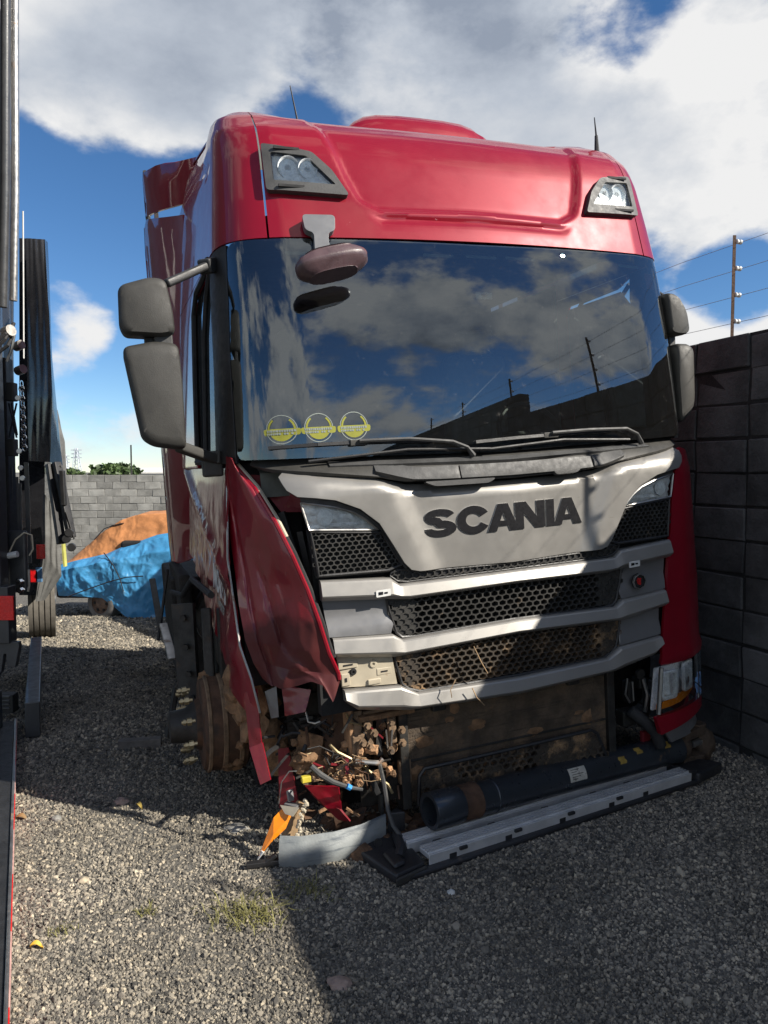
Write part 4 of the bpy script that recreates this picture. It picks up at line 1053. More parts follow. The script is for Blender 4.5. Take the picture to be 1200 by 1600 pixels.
for j in range(NVv + 1):
    t = j / NVv * len(rows); k = min(int(t), len(rows) - 1); fr = t - k
    for i in range(NU + 1):
        u = i / NU
        def rowpt(kk):
            if kk < len(rows):
                a, b = Vector(rows[kk][0]), Vector(rows[kk][1]); return a.lerp(b, u)
            q = u * (len(last) - 1); m_ = min(int(q), len(last) - 2); return Vector(last[m_]).lerp(Vector(last[m_ + 1]), q - m_)
        p = rowpt(k).lerp(rowpt(k + 1), fr)
        bul = math.sin(math.pi * min(1, u * 1.02)) ** .8
        tt = j / NVv
        d = -.085 * bul * (1 - .6 * tt) + crumple(Vector((u * 1.2, tt * 1.7, 0)), .030, 1.1) * sstep(.25, .6, tt) * bul
        d += facet(u, tt) * sstep(.12, .5, tt) * bul
        d += .05 * math.exp(-((u - .42 - .35 * (tt - .6)) / .05) ** 2) * sstep(.40, .5, tt) * sstep(.86, .70, tt) * .5
        d += .02 * math.exp(-((u - .10 - .1 * tt) / .03) ** 2)
        tv.append(p + Vector((0, d, 0)))
tf = [(j * (NU + 1) + i, j * (NU + 1) + i + 1, (j + 1) * (NU + 1) + i + 1, (j + 1) * (NU + 1) + i) for j in range(NVv) for i in range(NU)]
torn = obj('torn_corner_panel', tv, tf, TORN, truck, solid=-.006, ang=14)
edge = [tv[j * (NU + 1) + NU] for j in range(0, NVv - 2)]
MB().tube(edge, .010, 6).build('folded_flange', RED, torn)
sl = MB(); sl.tube([p + Vector((.014, .012, .004)) for p in edge[1:26]], .013, 6); sl.build('edge_seal', CREAM, torn)
sl = MB(); sl.tube([p + Vector((.016, .014, .004)) for p in edge[25:64]], .011, 6); sl.build('edge_seal', RUBBER, torn)
q = [(-0.992, -0.030, 0.717), (-1.023, -0.030, 0.603), (-1.041, -0.030, 0.619), (-1.006, -0.030, 0.713)]
# inner metal seen through the gap beside the lamp
iv = MB(); iv.add([(-1.281, 0.340, 1.715), (-1.055, 0.220, 1.691), (-1.041, 0.220, 1.513), (-1.158, 0.250, 1.521), (-1.221, 0.300, 1.621)], [(0, 1, 2, 3, 4)])
iv.build('inner_wing', REDIN, truck, smooth=False, solid=.01)
inn = MB(); inn.box((-1.2, .62, 1.2), (.34, .5, 1.15)); inn.build('inner_wheel_housing', DARKIN, truck, smooth=False)
for a_, b_ in (((-1.164, 0.220, 1.523), (-1.011, 0.160, 0.867)), ((-1.083, 0.180, 1.423), (-0.986, 0.120, 0.676))):
    MB().beam(a_, b_, .05, .03).build('inner_bracket', BLACKP, truck, smooth=False)
# lower torn skirt pieces
def sheet(name, pts, mat, parent, th=.006, amp=.012, res=10):
    """bent sheet from four corners (clockwise) with crumples"""
    a, b, c, d = [Vector(p) for p in pts]; v = []
    for j in range(res + 1):
        for i in range(res + 1):
            p = a.lerp(b, i / res).lerp(d.lerp(c, i / res), j / res)
            v.append(p + Vector((0, crumple(p * 2, amp, 3), 0)))
    f = [(j * (res + 1) + i, j * (res + 1) + i + 1, (j + 1) * (res + 1) + i + 1, (j + 1) * (res + 1) + i) for j in range(res) for i in range(res)]
    return obj(name, v, f, mat, parent, solid=th)
sheet('torn_strip', [(-1.398, 0.300, 0.622), (-1.342, 0.260, 0.647), (-1.347, 0.200, 0.372), (-1.400, 0.240, 0.345)], REDC, truck, .008, .01)
sheet('torn_strip', [(-1.402, 0.240, 0.358), (-1.343, 0.200, 0.387), (-1.330, 0.120, 0.226), (-1.376, 0.150, 0.198)], RED, truck, .008, .004)
sheet('torn_strip', [(-1.214, 0.280, 0.637), (-1.077, 0.220, 0.604), (-1.116, 0.200, 0.503), (-1.209, 0.260, 0.481)], REDC, truck, .008, .01)
sheet('torn_strip', [(-1.239, 0.340, 0.283), (-1.193, 0.300, 0.295), (-1.172, 0.250, -0.004), (-1.265, 0.300, -0.012)], REDIN, truck, .008, .012)
sheet('torn_strip', [(-1.165, 0.100, 0.166), (-1.017, 0.020, 0.167), (-1.011, 0.020, 0.054), (-1.075, 0.050, 0.056)], RED, truck, .01, .012)
sheet('torn_strip', [(-1.141, 0.100, 0.128), (-1.018, 0.020, 0.056), (-0.969, 0.020, -0.021), (-1.020, 0.050, -0.016)], REDIN, truck, .01, .01)
sheet('torn_bracket', [(-1.294, 0.320, 0.605), (-1.236, 0.300, 0.628), (-1.238, 0.280, 0.473), (-1.274, 0.300, 0.467)], SILVERG, truck, .006, .006)
# mud caked arch and clods
mu = MB()
for px in ((-1.371, 0.620, 0.604), (-1.357, 0.550, 0.480), (-1.322, 0.500, 0.383), (-1.265, 0.500, 0.301), (-1.222, 0.500, 0.214), (-1.295, 0.500, 0.519), (-1.370, 0.600, 0.520)):
    mu.blob(px, (.09, .10, .12), rnd.random() * 50, .5, 3)
mu.build('mud_caked_arch', MUDD, truck)
mu = MB()
for px, r_ in (((-1.068, 0.300, 0.212), .10), ((-0.966, 0.300, 0.173), .12), ((-0.885, 0.280, 0.146), .09), ((-0.988, 0.400, 0.211), .12), ((-0.795, 0.350, -0.244), .12), ((-0.683, 0.350, -0.252), .10), ((-0.872, 0.400, -0.249), .1)):
    mu.blob(px, (r_ * 1.3, r_ * .7, r_ * .7), rnd.random() * 50, .4, 3)
q_ = mu.build('packed_soil', MUDD, truck); q_['kind'] = 'stuff'
for k, (px, r_) in enumerate((((-0.976, 0.100, 0.202), .026), ((-0.955, 0.080, 0.162), .020), ((-0.901, 0.100, 0.202), .022), ((-0.899, 0.080, 0.136), .018), ((-1.011, 0.090, 0.183), .016), ((-0.868, 0.080, 0.237), .018), ((-0.882, 0.070, 0.293), .016), ((-0.933, 0.090, 0.186), .02))):
    MB().blob(px, r_ * 1.25, k * 7.7 + 1, .7, 2).build('mud_clod', MUDM, truck, smooth=False)
# hub, brake drum and hanging side plate where the wheel is missing
hub = MB().lathe([(0, .02), (0, .14), (.03, .15), (.035, .255), (.06, .272), (.27, .272), (.29, .25), (.29, .1)], (-1.60, .98, .27), (1, 0, -.05), 40).build('brake_drum', RUST, truck)
MB().lathe([(-.14, .02), (-.14, .09), (-.05, .10), (0, .14), (.01, .14)], (-1.60, .98, .27), (1, 0, -.05), 24).build('wheel_hub', DSTEEL, hub)
for k in range(10):
    a = 2 * math.pi * k / 10 + .2; c = Vector((-1.61, .98 + .205 * math.cos(a), .27 + .205 * math.sin(a)))
    w = MB(); w.tube([c, c + Vector((-.075, 0, 0))], .010, 8); w.lathe([(-.02, .022), (-.045, .022)], c, (1, 0, 0), 6); w.lathe([(-.052, .017), (-.066, .017)], c, (1, 0, 0), 6)
    w.build('wheel_stud', SCREWS, hub)
pl = sheet('side_plate', [(-1.632, 1.450, 0.908), (-1.507, 1.350, 0.917), (-1.530, 1.250, 0.093), (-1.630, 1.350, 0.036)], DSTEEL, truck, .03, .012)
for px in ((286, 962), (290, 1005), (292, 1040)): pass
for c in ((-1.583, 1.360, 0.831), (-1.584, 1.330, 0.653), (-1.581, 1.300, 0.488), (-1.572, 1.270, 0.340), (-1.569, 1.250, 0.203)):
    MB().lathe([(0, .02), (.03, .02)], c, (-.4, -1, 0), 6).build('plate_bolt', DSTEEL, pl)
w = MB()
for (a_, b_) in (((-1.470, 1.100, 0.924), (-1.492, 1.000, 0.406)), ((-1.403, 0.950, 0.941), (-1.412, 0.950, 0.465)), ((-1.364, 0.800, 0.778), (-1.322, 0.750, 0.487))):
    w.beam(a_, b_, .06, .05)
w.build('suspension_strut', DSTEEL, truck, smooth=False, bevel=.01)
w = MB(); w.box((-1.35, 1.5, .75), (.10, .5, .5)); w.box((-1.25, 1.2, .9), (.3, .8, .2)); w.build('wheel_arch_liner', DSTEEL, truck, bevel=.02)
# frame, axle, far wheel, tank and rear parts
fr_ = MB()
for x in (-.42, .42): fr_.box((x, 2.6, .55), (.08, 5.0, .28))
fr_.box((0, 1.0, .35), (2.4, .16, .16)); fr_.build('chassis_frame', DSTEEL, truck, smooth=False, bevel=.01)
def tyre(c, r, w, parent, name='wheel', ax=(1, 0, 0)):
    o = MB().lathe([(-w / 2, r * .58), (-w / 2, r * .86), (-w * .42, r * .97), (-w * .3, r), (-w * .05, r), (-w * .05, r * .975), (w * .05, r * .975), (w * .05, r), (w * .3, r), (w * .42, r * .97), (w / 2, r * .86), (w / 2, r * .58)], c, ax, 36, True).build(name, RUBBER, parent)
    MB().lathe([(-w * .4, r * .6), (-w * .35, r * .5), (-w * .1, r * .42), (-w * .1, r * .15), (-w * .3, r * .12), (-w * .3, .01)], c, ax, 24).build('rim', STEEL, o)
    return o
tyre(Vector((1.22, 1.05, .30)), .50, .30, truck)
for x in (-1.18, 1.18): tyre(Vector((x, 4.3, .06)), .50, .52, truck)
tk = MB().lathe([(0, .25), (.02, .30), (.9, .30), (.92, .25)], (-1.12, 2.2, .62), (0, 1, 0), 28).build('air_tank', DSTEEL, truck)
for y in (2.35, 2.65, 2.95): MB().lathe([(0, .305), (.03, .315), (.06, .305)], (-1.12, y, .62), (0, 1, 0), 28, True).build('tank_strap', STEEL, tk)
sst = MB(); sst.beam((-1.672, 3.200, 0.830), (-1.668, 2.500, 0.526), .05, .02); sst.build('side_step', GREYP, truck, bevel=.005)
sst = MB(); sst.beam((-1.660, 2.300, 0.615), (-1.643, 1.800, 0.466), .06, .02); sst.build('side_step', STEEL, truck, bevel=.005)
w = MB(); w.tube([(-1.577, 2.600, 0.978), (-1.665, 2.400, 0.645), (-1.706, 2.300, 0.500)], .012, 6); w.tube([(-1.656, 1.500, 0.351), (-1.730, 1.450, 0.062), (-1.626, 1.450, 0.021)], .022, 6); w.build('step_stay', DSTEEL, truck)
MB().tube([(-1.457, 0.900, 1.032), (-1.492, 1.600, 1.031), (-1.537, 1.900, 0.882), (-1.589, 2.200, 0.864)], .02, 8).build('rubber_hose', RUBBER, truck)
# ---- nose of the chassis, behind the missing bumper
rad = MB(); nn_ = 60
rad.box((.02, .17, .20), (1.27, .08, .52)); rd = rad.build('radiator', M('mud clogged radiator', (.085, .062, .042), .9, 0, .4, 9, .9, 70, dirt=((.20, .13, .075), .48, 5, .25), streak=((.04, .03, .022), 3, .52, (1.2, 1.2, 22))), truck, smooth=False)
for z in (.435, .165): MB().box((.02, .128, z), (1.26, .010, .012)).build('core_rail', DSTEEL, rd, bevel=.003)
g6 = random.Random(8)
for k in range(10): MB().blob((g6.uniform(-.58, .58), .13, g6.uniform(-.02, .42)), (g6.uniform(.02, .09), .008, g6.uniform(.01, .04)), k * 2.3, .6, 2).build('mud_patch', MUDD, rd)
for x in (-.63, .67): MB().box((x, .16, .2), (.05, .12, .56)).build('radiator_frame', DSTEEL, rd, bevel=.006)
MB().box((.02, .19, .475), (1.5, .10, .04)).build('upper_crossmember', DSTEEL, truck, bevel=.006)
lowhex = [(-.55, .115), (.52, .125), (.60, -.03), (-.58, -.05)]
SM = S
honeycomb('lower_mesh', [(-.57, .10), (-.54, .135), (.50, .145), (.54, .12), (.60, -.03), (-.585, -.05)], .05, .034, .006, .02, HEXMUD, truck, .06, solid_fn=lambda x, z: noise.noise(Vector((x * 4, z * 6, 2))) > -.05, rim=.01)
MUDBR = M('mud coated bracket steel', (.19, .125, .075), .85, .1, .4, 12, .6, 50, dirt=((.05, .045, .04), .55, 7, .15))
br = MB()
for (c, d) in (((-0.818, 0.120, 0.380), (.05, .03, .16)), ((-0.696, 0.100, 0.364), (.045, .03, .14)), ((-0.616, 0.130, 0.304), (.03, .03, .24)), ((-0.877, 0.110, 0.311), (.07, .03, .12)), ((-0.766, 0.100, 0.478), (.16, .02, .02)), ((-0.631, 0.120, 0.121), (.07, .03, .13))):
    br.box(c, d)
br.build('mounting_bracket', MUDBR, truck, bevel=.008)
for c in ((-0.836, 0.080, 0.420), (-0.801, 0.080, 0.374), (-0.865, 0.080, 0.336), (-0.826, 0.080, 0.312), (-0.711, 0.070, 0.417), (-0.720, 0.070, 0.271), (-0.651, 0.080, 0.362), (-0.651, 0.080, 0.294), (-0.904, 0.080, 0.261)):
    MB().lathe([(0, .022), (.012, .022), (.012, .013), (.03, .013)], c, (0, -1, 0), 6).build('bolt', MUDBR, truck, smooth=False)
w = MB(); w.tube([(-0.735, 0.080, 0.378), (-0.730, 0.080, 0.276)], .005, 6); w.tube([(-0.700, 0.080, 0.371), (-0.713, 0.080, 0.273)], .005, 6); w.build('latch_rod', STEEL, truck)
MB().box((-0.908, 0.160, 0.384), (.03, .1, .26)).build('mud_plate', MUDM, truck, bevel=.01)
MB().box((-0.718, 0.140, 0.450), (.3, .12, .03)).build('lower_rail', MUDD, truck, bevel=.006)
MB().tube([(-0.921, 0.040, 0.263), (-0.804, 0.020, 0.240), (-0.782, 0.020, 0.258)], .013, 8).build('bent_pin', STEEL, truck)
MB().tube([(-0.803, 0.020, 0.246), (-0.790, 0.000, 0.135), (-0.792, -0.040, 0.021), (-0.784, -0.080, -0.045), (-0.738, -0.120, -0.129), (-0.707, -0.130, -0.171)], .011, 6).build('bent_bar', TRIMP, truck)
MB().beam((-0.842, 0.060, 0.172), (-0.807, 0.060, 0.064), .03, .03).build('torn_plastic', BLACKP, truck, bevel=.004)
MB().beam((-0.766, 0.140, 0.021), (-0.766, 0.140, -0.083), .04, .02).build('torn_plastic', GREYP, truck, bevel=.004)
w = MB(); w.tube([(-1.156, 0.000, 0.304), (-1.119, -0.020, 0.263), (-1.061, -0.030, 0.216), (-0.986, -0.040, 0.178), (-0.918, -0.040, 0.151)], [.014, .016, .014, .011, .009], 8); w.build('cable_loom', TRIMP, truck)
MB().tube([(-0.996, -0.045, 0.189), (-0.978, -0.045, 0.175)], .014, 8).build('blue_tape', M('blue tape', (.03, .25, .62), .5), truck)
MB().box((-1.185, 0.000, 0.247), (.045, .03, .03)).build('yellow_connector', M('yellow plastic', (.55, .45, .05), .5), truck, bevel=.004)
rr = random.Random(5)
for k in range(16):
    a = Vector((-1.147, 0.060, 0.253)) + Vector((rr.uniform(0, .22), rr.uniform(-.05, .05), rr.uniform(-.06, .05)))
    pts = [a]
    for i in range(5): pts.append(pts[-1] + Vector((rr.uniform(-.02, .04), rr.uniform(-.015, .015), rr.uniform(-.035, .02))))
    MB().tube(pts, rr.choice((.002, .003, .004)), 5).build('loose_wire', rr.choice((SCREWS, BLACKP, RUST, WOODD)), truck)
MB().tube([(-1.215, 0.050, 0.272), (-1.251, 0.060, 0.275), (-1.292, 0.060, 0.229), (-1.308, 0.080, 0.118)], .003, 5).build('loose_wire', STEEL, truck)
w = MB()
for k in range(22):
    a = Vector((-1.187, 0.340, 0.342)) + Vector((rr.uniform(-.08, .22), rr.uniform(-.1, .1), rr.uniform(-.08, .10)))
    b = a + Vector((rr.uniform(-.12, .12), rr.uniform(-.08, .08), rr.uniform(-.10, .04))); w.tube([a, a.lerp(b, .5) + Vector((0, -.03, .02)), b], rr.choice((.004, .007, .012)), 5)
w.build('tangled_loom', BLACKP, truck)
for a_, b_, ww in (((-1.128, 0.300, 0.344), (-1.019, 0.300, 0.427), .03), ((-1.060, 0.280, 0.407), (-0.970, 0.250, 0.331), .025), ((-1.165, 0.260, 0.439), (-1.146, 0.240, 0.402), .02)):
    MB().beam(a_, b_, ww, .012).build('bent_bracket', DSTEEL, truck, smooth=False)
MB().tube([(-1.106, 0.240, 0.489), (-1.101, 0.220, 0.441), (-1.073, 0.200, 0.435), (-1.046, 0.200, 0.440)], .006, 6).build('bent_bracket', STEEL, truck)
# engine parts seen right of the radiator
w = MB()
for (c, d) in (((0.886, 0.220, 0.262), (.05, .06, .14)), ((0.974, 0.220, 0.307), (.07, .08, .07)), ((1.000, 0.200, 0.189), (.03, .05, .16)), ((0.861, 0.220, 0.108), (.10, .08, .10)), ((0.988, 0.220, 0.064), (.06, .06, .08))):
    w.box(c, d)
w.build('engine_bracket', DSTEEL, truck, bevel=.012)
w = MB(); w.tube([(0.833, 0.160, 0.367), (0.807, 0.150, 0.276), (0.845, 0.160, 0.216)], .006, 6); w.tube([(0.869, 0.160, 0.341), (0.874, 0.160, 0.223)], .005, 6); w.tube([(0.949, 0.160, 0.348), (0.970, 0.150, 0.248), (0.955, 0.160, 0.141)], .012, 6)
w.build('oil_pipe', STEEL, truck)
MB().tube([(0.832, 0.140, 0.178), (0.890, 0.100, 0.121), (0.964, 0.080, 0.036), (0.994, 0.080, -0.048)], .035, 10).build('rubber_hose', RUBBER, truck)
MB().box((0.966, 0.180, -0.019), (.06, .03, .07)).build('tow_cover', REDIN, truck, bevel=.006)
MB().lathe([(0, .03), (.02, .03)], (0.918, 0.160, 0.384), (0, -1, 0), 12).build('bolt', DSTEEL, truck)
# dry straw caught in the grille
for a_, b_, c_ in (((-0.278, -0.050, 0.773), (-0.244, -0.060, 0.687), (-0.211, -0.060, 0.624)), ((-0.303, -0.060, 0.562), (-0.285, -0.070, 0.512), (-0.243, -0.070, 0.464)), ((-0.394, -0.060, 0.621), (-0.430, -0.070, 0.576), (-0.425, -0.070, 0.536))):
    MB().tube([a_, b_, c_], .003, 4).build('straw', WOODD, truck)

# dark mass behind the torn corner: front spring hanger, wheel housing, tank and rear wheel skirt
DIRTB = M('mud splashed underbody', (.022, .019, .016), .9, 0, .4, 9, .6, 30, dirt=((.12, .07, .04), .56, 4, .2))
for nm, c, d in (('underbody_plate', (-.98, .95, .32), (.60, .10, .95)), ('spring_hanger', (-.95, .55, .20), (.10, .5, .30)), ('front_bulkhead', (-.80, .45, .62), (.45, .12, .20)), ('wheel_housing', (-1.15, 1.6, .75), (.5, .4, 1.0)),
                 ('fuel_tank', (-1.40, 3.0, .52), (.34, 1.1, .80)), ('side_skirt', (-1.50, 2.5, .85), (.08, .9, .30))):
    MB().box(c, d).build(nm, DIRTB, truck, bevel=.02)
rr = random.Random(9)
for k in range(26):
    c = Vector((rr.uniform(-1.22, -.68), rr.uniform(.42, .80), rr.uniform(-.02, .62)))
    d = Vector((rr.uniform(-1, 1), rr.uniform(-.3, .3), rr.uniform(-1, 1))).normalized() * rr.uniform(.04, .13)
    MB().beam(c - d, c + d, rr.uniform(.015, .05), rr.uniform(.008, .03)).build(rr.choice(('bent_bracket', 'torn_plastic', 'broken_strut')), rr.choice((DIRTB, DSTEEL, DIRTB, RUST, BLACKP)), truck, bevel=.003)
for k in range(14):
    c = Vector((rr.uniform(-1.2, -.65), rr.uniform(.30, .60), rr.uniform(-.08, .35)))
    MB().blob(c, rr.uniform(.02, .05), k * 3.3, .5, 2).build('mud_clod', rr.choice((MUDD, MUDM, MUDD)), truck)
for k in range(8):
    a = Vector((rr.uniform(-1.2, -.9), rr.uniform(.30, .55), rr.uniform(.1, .6))); pts = [a]
    for i in range(6): pts.append(pts[-1] + Vector((rr.uniform(-.02, .09), rr.uniform(-.02, .03), rr.uniform(-.07, .04))))
    MB().tube(pts, rr.choice((.005, .008, .012)), 6).build('rubber_hose', RUBBER, truck)

# torn liners, caked plates and splinters packed between the corner panel and the bumper line
for q, mt in ((((-1.225, 0.550, 0.222), (-0.618, 0.450, 0.194), (-0.604, 0.450, -0.344), (-1.213, 0.550, -0.208)), DIRTB), (((-1.172, 0.420, 0.539), (-0.840, 0.340, 0.529), (-0.832, 0.360, 0.159), (-1.160, 0.440, 0.142)), DIRTB),
              (((-1.019, 0.300, 0.427), (-0.873, 0.220, 0.460), (-0.879, 0.200, 0.255), (-1.002, 0.260, 0.230)), RUST), (((-1.132, 0.300, 0.379), (-1.019, 0.260, 0.337), (-1.049, 0.240, 0.230), (-1.162, 0.300, 0.248)), MUDD),
              (((-0.905, 0.150, 0.481), (-0.842, 0.120, 0.485), (-0.889, 0.100, 0.183), (-0.918, 0.140, 0.163)), MUDBR), (((-0.768, 0.120, 0.445), (-0.733, 0.100, 0.449), (-0.746, 0.100, 0.238), (-0.775, 0.120, 0.230)), DSTEEL),
              (((-0.871, 0.160, 0.156), (-0.594, 0.140, 0.123), (-0.595, 0.160, -0.026), (-0.853, 0.200, -0.062)), DIRTB), (((-1.005, 0.220, -0.063), (-0.825, 0.180, -0.059), (-0.891, 0.160, -0.166), (-0.997, 0.200, -0.167)), RUST)):
    sheet('torn_liner', q, mt, truck, .012, .03, 14)
rr = random.Random(31)
for k in range(60):
    c = Vector((rr.uniform(-1.16, -.66), rr.uniform(.06, .32), rr.gauss(.22, .13)))
    if c.x > -.85 and c.z > .4: continue
    d = Vector((rr.gauss(0, 1), rr.gauss(0, .3), rr.gauss(0, .8))).normalized() * rr.uniform(.015, .055)
    MB().beam(c - d, c + d, rr.uniform(.006, .022), rr.uniform(.003, .012)).build(rr.choice(('plastic_splinter', 'torn_bracket', 'broken_clip')), rr.choice((DIRTB, MUDBR, MUDM, RUST, BLACKP, REDIN, GREYP)), truck, smooth=False)
for k in range(34):
    c = Vector((rr.uniform(-1.10, -.66), rr.uniform(.05, .26), rr.gauss(.20, .10)))
    MB().blob(c, rr.uniform(.008, .026), k * 5.7, .7, 2).build('mud_clod', rr.choice((MUDM, MUDD, MUDM)), truck, smooth=False)
for k in range(9):
    a = Vector((rr.uniform(-1.15, -.8), rr.uniform(.08, .25), rr.uniform(.2, .5))); pts = [a]
    for i in range(7): pts.append(pts[-1] + Vector((rr.uniform(-.03, .07), rr.uniform(-.02, .02), rr.uniform(-.06, .03))))
    MB().tube(pts, rr.choice((.003, .005, .008)), 6).build('loose_wire', rr.choice((RUBBER, BLACKP, SCREWS)), truck)
for (t0, t1) in ((.05, .075), (.13, .16), (.22, .25)): MB().lathe([(t0, .272), (t0 + .005, .279), (t1 - .005, .279), (t1, .272)], (-1.60, .98, .27), (1, 0, -.05), 40, True).build('drum_ridge', MUDBR, hub)
for k in range(16):
    a = rr.uniform(0, 6.28); c = Vector((-1.60 + rr.uniform(.05, .28), .98 + .272 * math.cos(a), .27 + .272 * math.sin(a)))
    MB().blob(c, (.03, .03, .03), k * 1.9, .6, 2).build('mud_clod', MUDD, hub)

# ================================================================ LOOSE PARTS ON THE GROUND
BLKST = M('black step plastic', (.02, .02, .022), .5, 0, .25, 7, .1, 100, dirt=((.12, .10, .08), .62, 9, .15))
A_, B_ = Vector((0.173, 2.978, 0.030)), Vector((1.653, 3.836, 0.030))
sd_ = (B_ - A_); sl_ = sd_.length; sd_.normalize(); sn_ = Vector((-sd_.y, sd_.x, 0))
stp = empty('step_panel', (A_.x, A_.y, 0), (0, 0, math.atan2(sd_.y, sd_.x)))
tag(stp, 'black bumper step with ribbed aluminium treads lying on the gravel', 'step')
# frame: long front lip, end blocks and cross ribs (local x along the step)
def prism(name, pts, z0_, z1_, mat, parent, bev=.006):
    n_ = len(pts); v = [(x, y, z0_) for x, y in pts] + [(x, y, z1_) for x, y in pts]
    f = [tuple(reversed(range(n_))), tuple(range(n_, 2 * n_))] + [(i, (i + 1) % n_, n_ + (i + 1) % n_, n_ + i) for i in range(n_)]
    return obj(name, v, f, mat, parent, bevel=bev)
prism('front_lip', [(-.16, -.06), (sl_ + .02, -.04), (sl_ + .02, .01), (-.16, -.02)], .0, .026, BLKST, stp, .01)
prism('end_block', [(-.175, -.055), (-.02, -.03), (.0, .10), (-.02, .33), (-.13, .34), (-.22, .24)], .0, .045, BLKST, stp, .012)
prism('end_block', [(sl_ - .02, -.045), (sl_ + .23, -.005), (sl_ + .17, .10), (sl_ - .02, .24), (sl_ - .12, .24), (sl_ - .05, .10)], .0, .06, BLKST, stp, .012)
prism('end_lip', [(-.185, -.070), (-.02, -.046), (-.02, -.03), (-.175, -.055)], .0, .034, GREYP, stp, .006)
for k, x in enumerate((.12, .42, .74, 1.06, 1.30)):
    MB().box((x, .10, .035), (.045, .26, .03)).build('cross_rib', BLKST, stp, bevel=.006)
    if k < 4: MB().box((x + .05, -.03, .058), (.04, .02, .014)).build('tread_clip', BLACKP, stp, bevel=.003)
for y0_, x0_, x1_ in ((-.02, .0, sl_ - .06), (.105, -.03, sl_ - .10)):
    t = MB(); prof = []
    W9 = .07
    t.box(((x0_ + x1_) / 2, y0_ + W9 / 2, .058), (x1_ - x0_, W9, .022))
    t.box(((x0_ + x1_) / 2, y0_ - .006, .042), (x1_ - x0_, .006, .05))
    tr_ = t.build('tread', ALU, stp, smooth=False, bevel=.003)
    for q in range(4): MB().box(((x0_ + x1_) / 2, y0_ + .009 + q * .0172, .0715), (x1_ - x0_ - .004, .010, .007)).build('tread_rib', ALU, tr_, smooth=False)
    MB().box((x1_ + .02, y0_ + .03, .06), (.06, .075, .03)).build('tread_cap', BLKST, tr_, bevel=.005)
q = MB(); q.tube([(-.10, .05, .05), (-.07, .08, .07), (-.02, .20, .06)], .022, 8); q.build('moulded_boss', BLKST, stp)
prism('moulded_boss', [(-.16, -.02), (-.10, -.01), (-.08, .12), (-.15, .10)], .04, .065, BLKST, stp, .014)
prism('moulded_boss', [(-.03, .26), (.05, .24), (.03, .30)], .04, .13, BLKST, stp, .006)

# drive shaft lying across the step
P0, P1 = Vector((0.200, 3.169, 0.150)), Vector((1.661, 4.003, 0.130))
ax = (P1 - P0); LN = ax.length; ax.normalize()
sh = empty('drive_shaft', (P0.x, P0.y, 0)); tag(sh, 'blue grey steel drive shaft tube lying across the step panel', 'drive shaft')
o0 = Vector((0, 0, P0.z))
r_ = .076
MB().lathe([(.25, r_ * .80), (0, r_ * .80), (0, r_ * 1.04), (.005, r_ * 1.06), (.15, r_ * 1.06), (.155, r_ * 1.03), (.26, r_ * 1.03), (.265, r_), (LN * .80, r_), (LN * .83, r_ * 1.05), (LN * .84, r_ * 1.05), (LN * .855, r_), (LN * .93, r_), (LN * .94, r_ * 1.08), (LN * .955, r_ * 1.08), (LN * .96, r_ * .95), (LN * .96, .01)], o0, ax, 36, True).build('tube', BLUEG, sh)
MB().lathe([(.24, .0), (.24, r_ * .79)], o0, ax, 30, True).build('tube_end', DARKIN, sh)
MB().lathe([(.155, r_ * 1.045), (.25, r_ * 1.045)], o0, ax, 36, True).build('rust_band', RUST, sh)
MB().lathe([(.335, r_ * 1.0), (.338, r_ * 1.03), (.345, r_ * 1.03), (.348, r_)], o0, ax, 36, True).build('weld_ring', BLUEG, sh)
# label wrapped on the tube facing the camera
up = Vector((0, 0, 1)); sidev = ax.cross(up).normalized(); upn = sidev.cross(ax)
lv = []
for i in range(7):
    a = R(lerp(2, 50, i / 6))
    d = (sidev * math.cos(a) + upn * math.sin(a)) * (r_ + .002)
    for s_ in (0, .11): lv.append(o0 + ax * (LN * .455 + s_) + d)
lb = obj('paper_label', lv, [(2 * i, 2 * i + 1, 2 * i + 3, 2 * i + 2) for i in range(6)], M('dirty paper label', (.46, .44, .38), .7, 0, .2, 20, dirt=((.12, .10, .08), .55, 22)), sh)
lv = []; lf = []
for j in range(5):
    a = R(10 + j * 8)
    d0 = (sidev * math.cos(a) + upn * math.sin(a)) * (r_ + .0032); d1 = (sidev * math.cos(a + .03) + upn * math.sin(a + .03)) * (r_ + .0032)
    k = len(lv); s0 = .015; s1 = .05 + .04 * ((j * 7) % 3) / 2
    lv += [o0 + ax * (LN * .455 + s0) + d0, o0 + ax * (LN * .455 + s1) + d0, o0 + ax * (LN * .455 + s1) + d1, o0 + ax * (LN * .455 + s0) + d1]; lf.append((k, k + 1, k + 2, k + 3))
obj('label_print', lv, lf, INK, lb, smooth=False)
for (t_, a0) in ((.66, 20), (.74, 40), (.865, 35)):
    lv = []
    for i in range(4):
        a = R(a0 + i * 9); d = (sidev * math.cos(a) + upn * math.sin(a)) * (r_ * (1.002) + .0015)
        for s_ in (0, .045): lv.append(o0 + ax * (LN * t_ + s_ + .006 * math.sin(i * 2.1)) + d)
    obj('paint_mark', lv, [(2 * i, 2 * i + 1, 2 * i + 3, 2 * i + 2) for i in range(3)], M('mustard paint mark', (.30, .20, .04), .7, 0, .3, 30), sh)
YK = M('rusty brown yoke iron', (.085, .06, .042), .75, .3, .3, 12, .5, 40)
yk = MB(); e0 = o0 + ax * LN * .96
yk.lathe([(0, r_ * .95), (.05, r_ * .9), (.08, r_ * .6)], e0, ax, 20)
for sg in (-1, 1):
    yk.beam(e0 + upn * sg * .06 + ax * .02, e0 + upn * sg * .085 + ax * .16, .10, .05, upn)
    yk.lathe([(-.03, .05), (.03, .05)], e0 + upn * sg * .085 + ax * .17, upn, 16)
y_ = yk.build('yoke', YK, sh, bevel=.006)
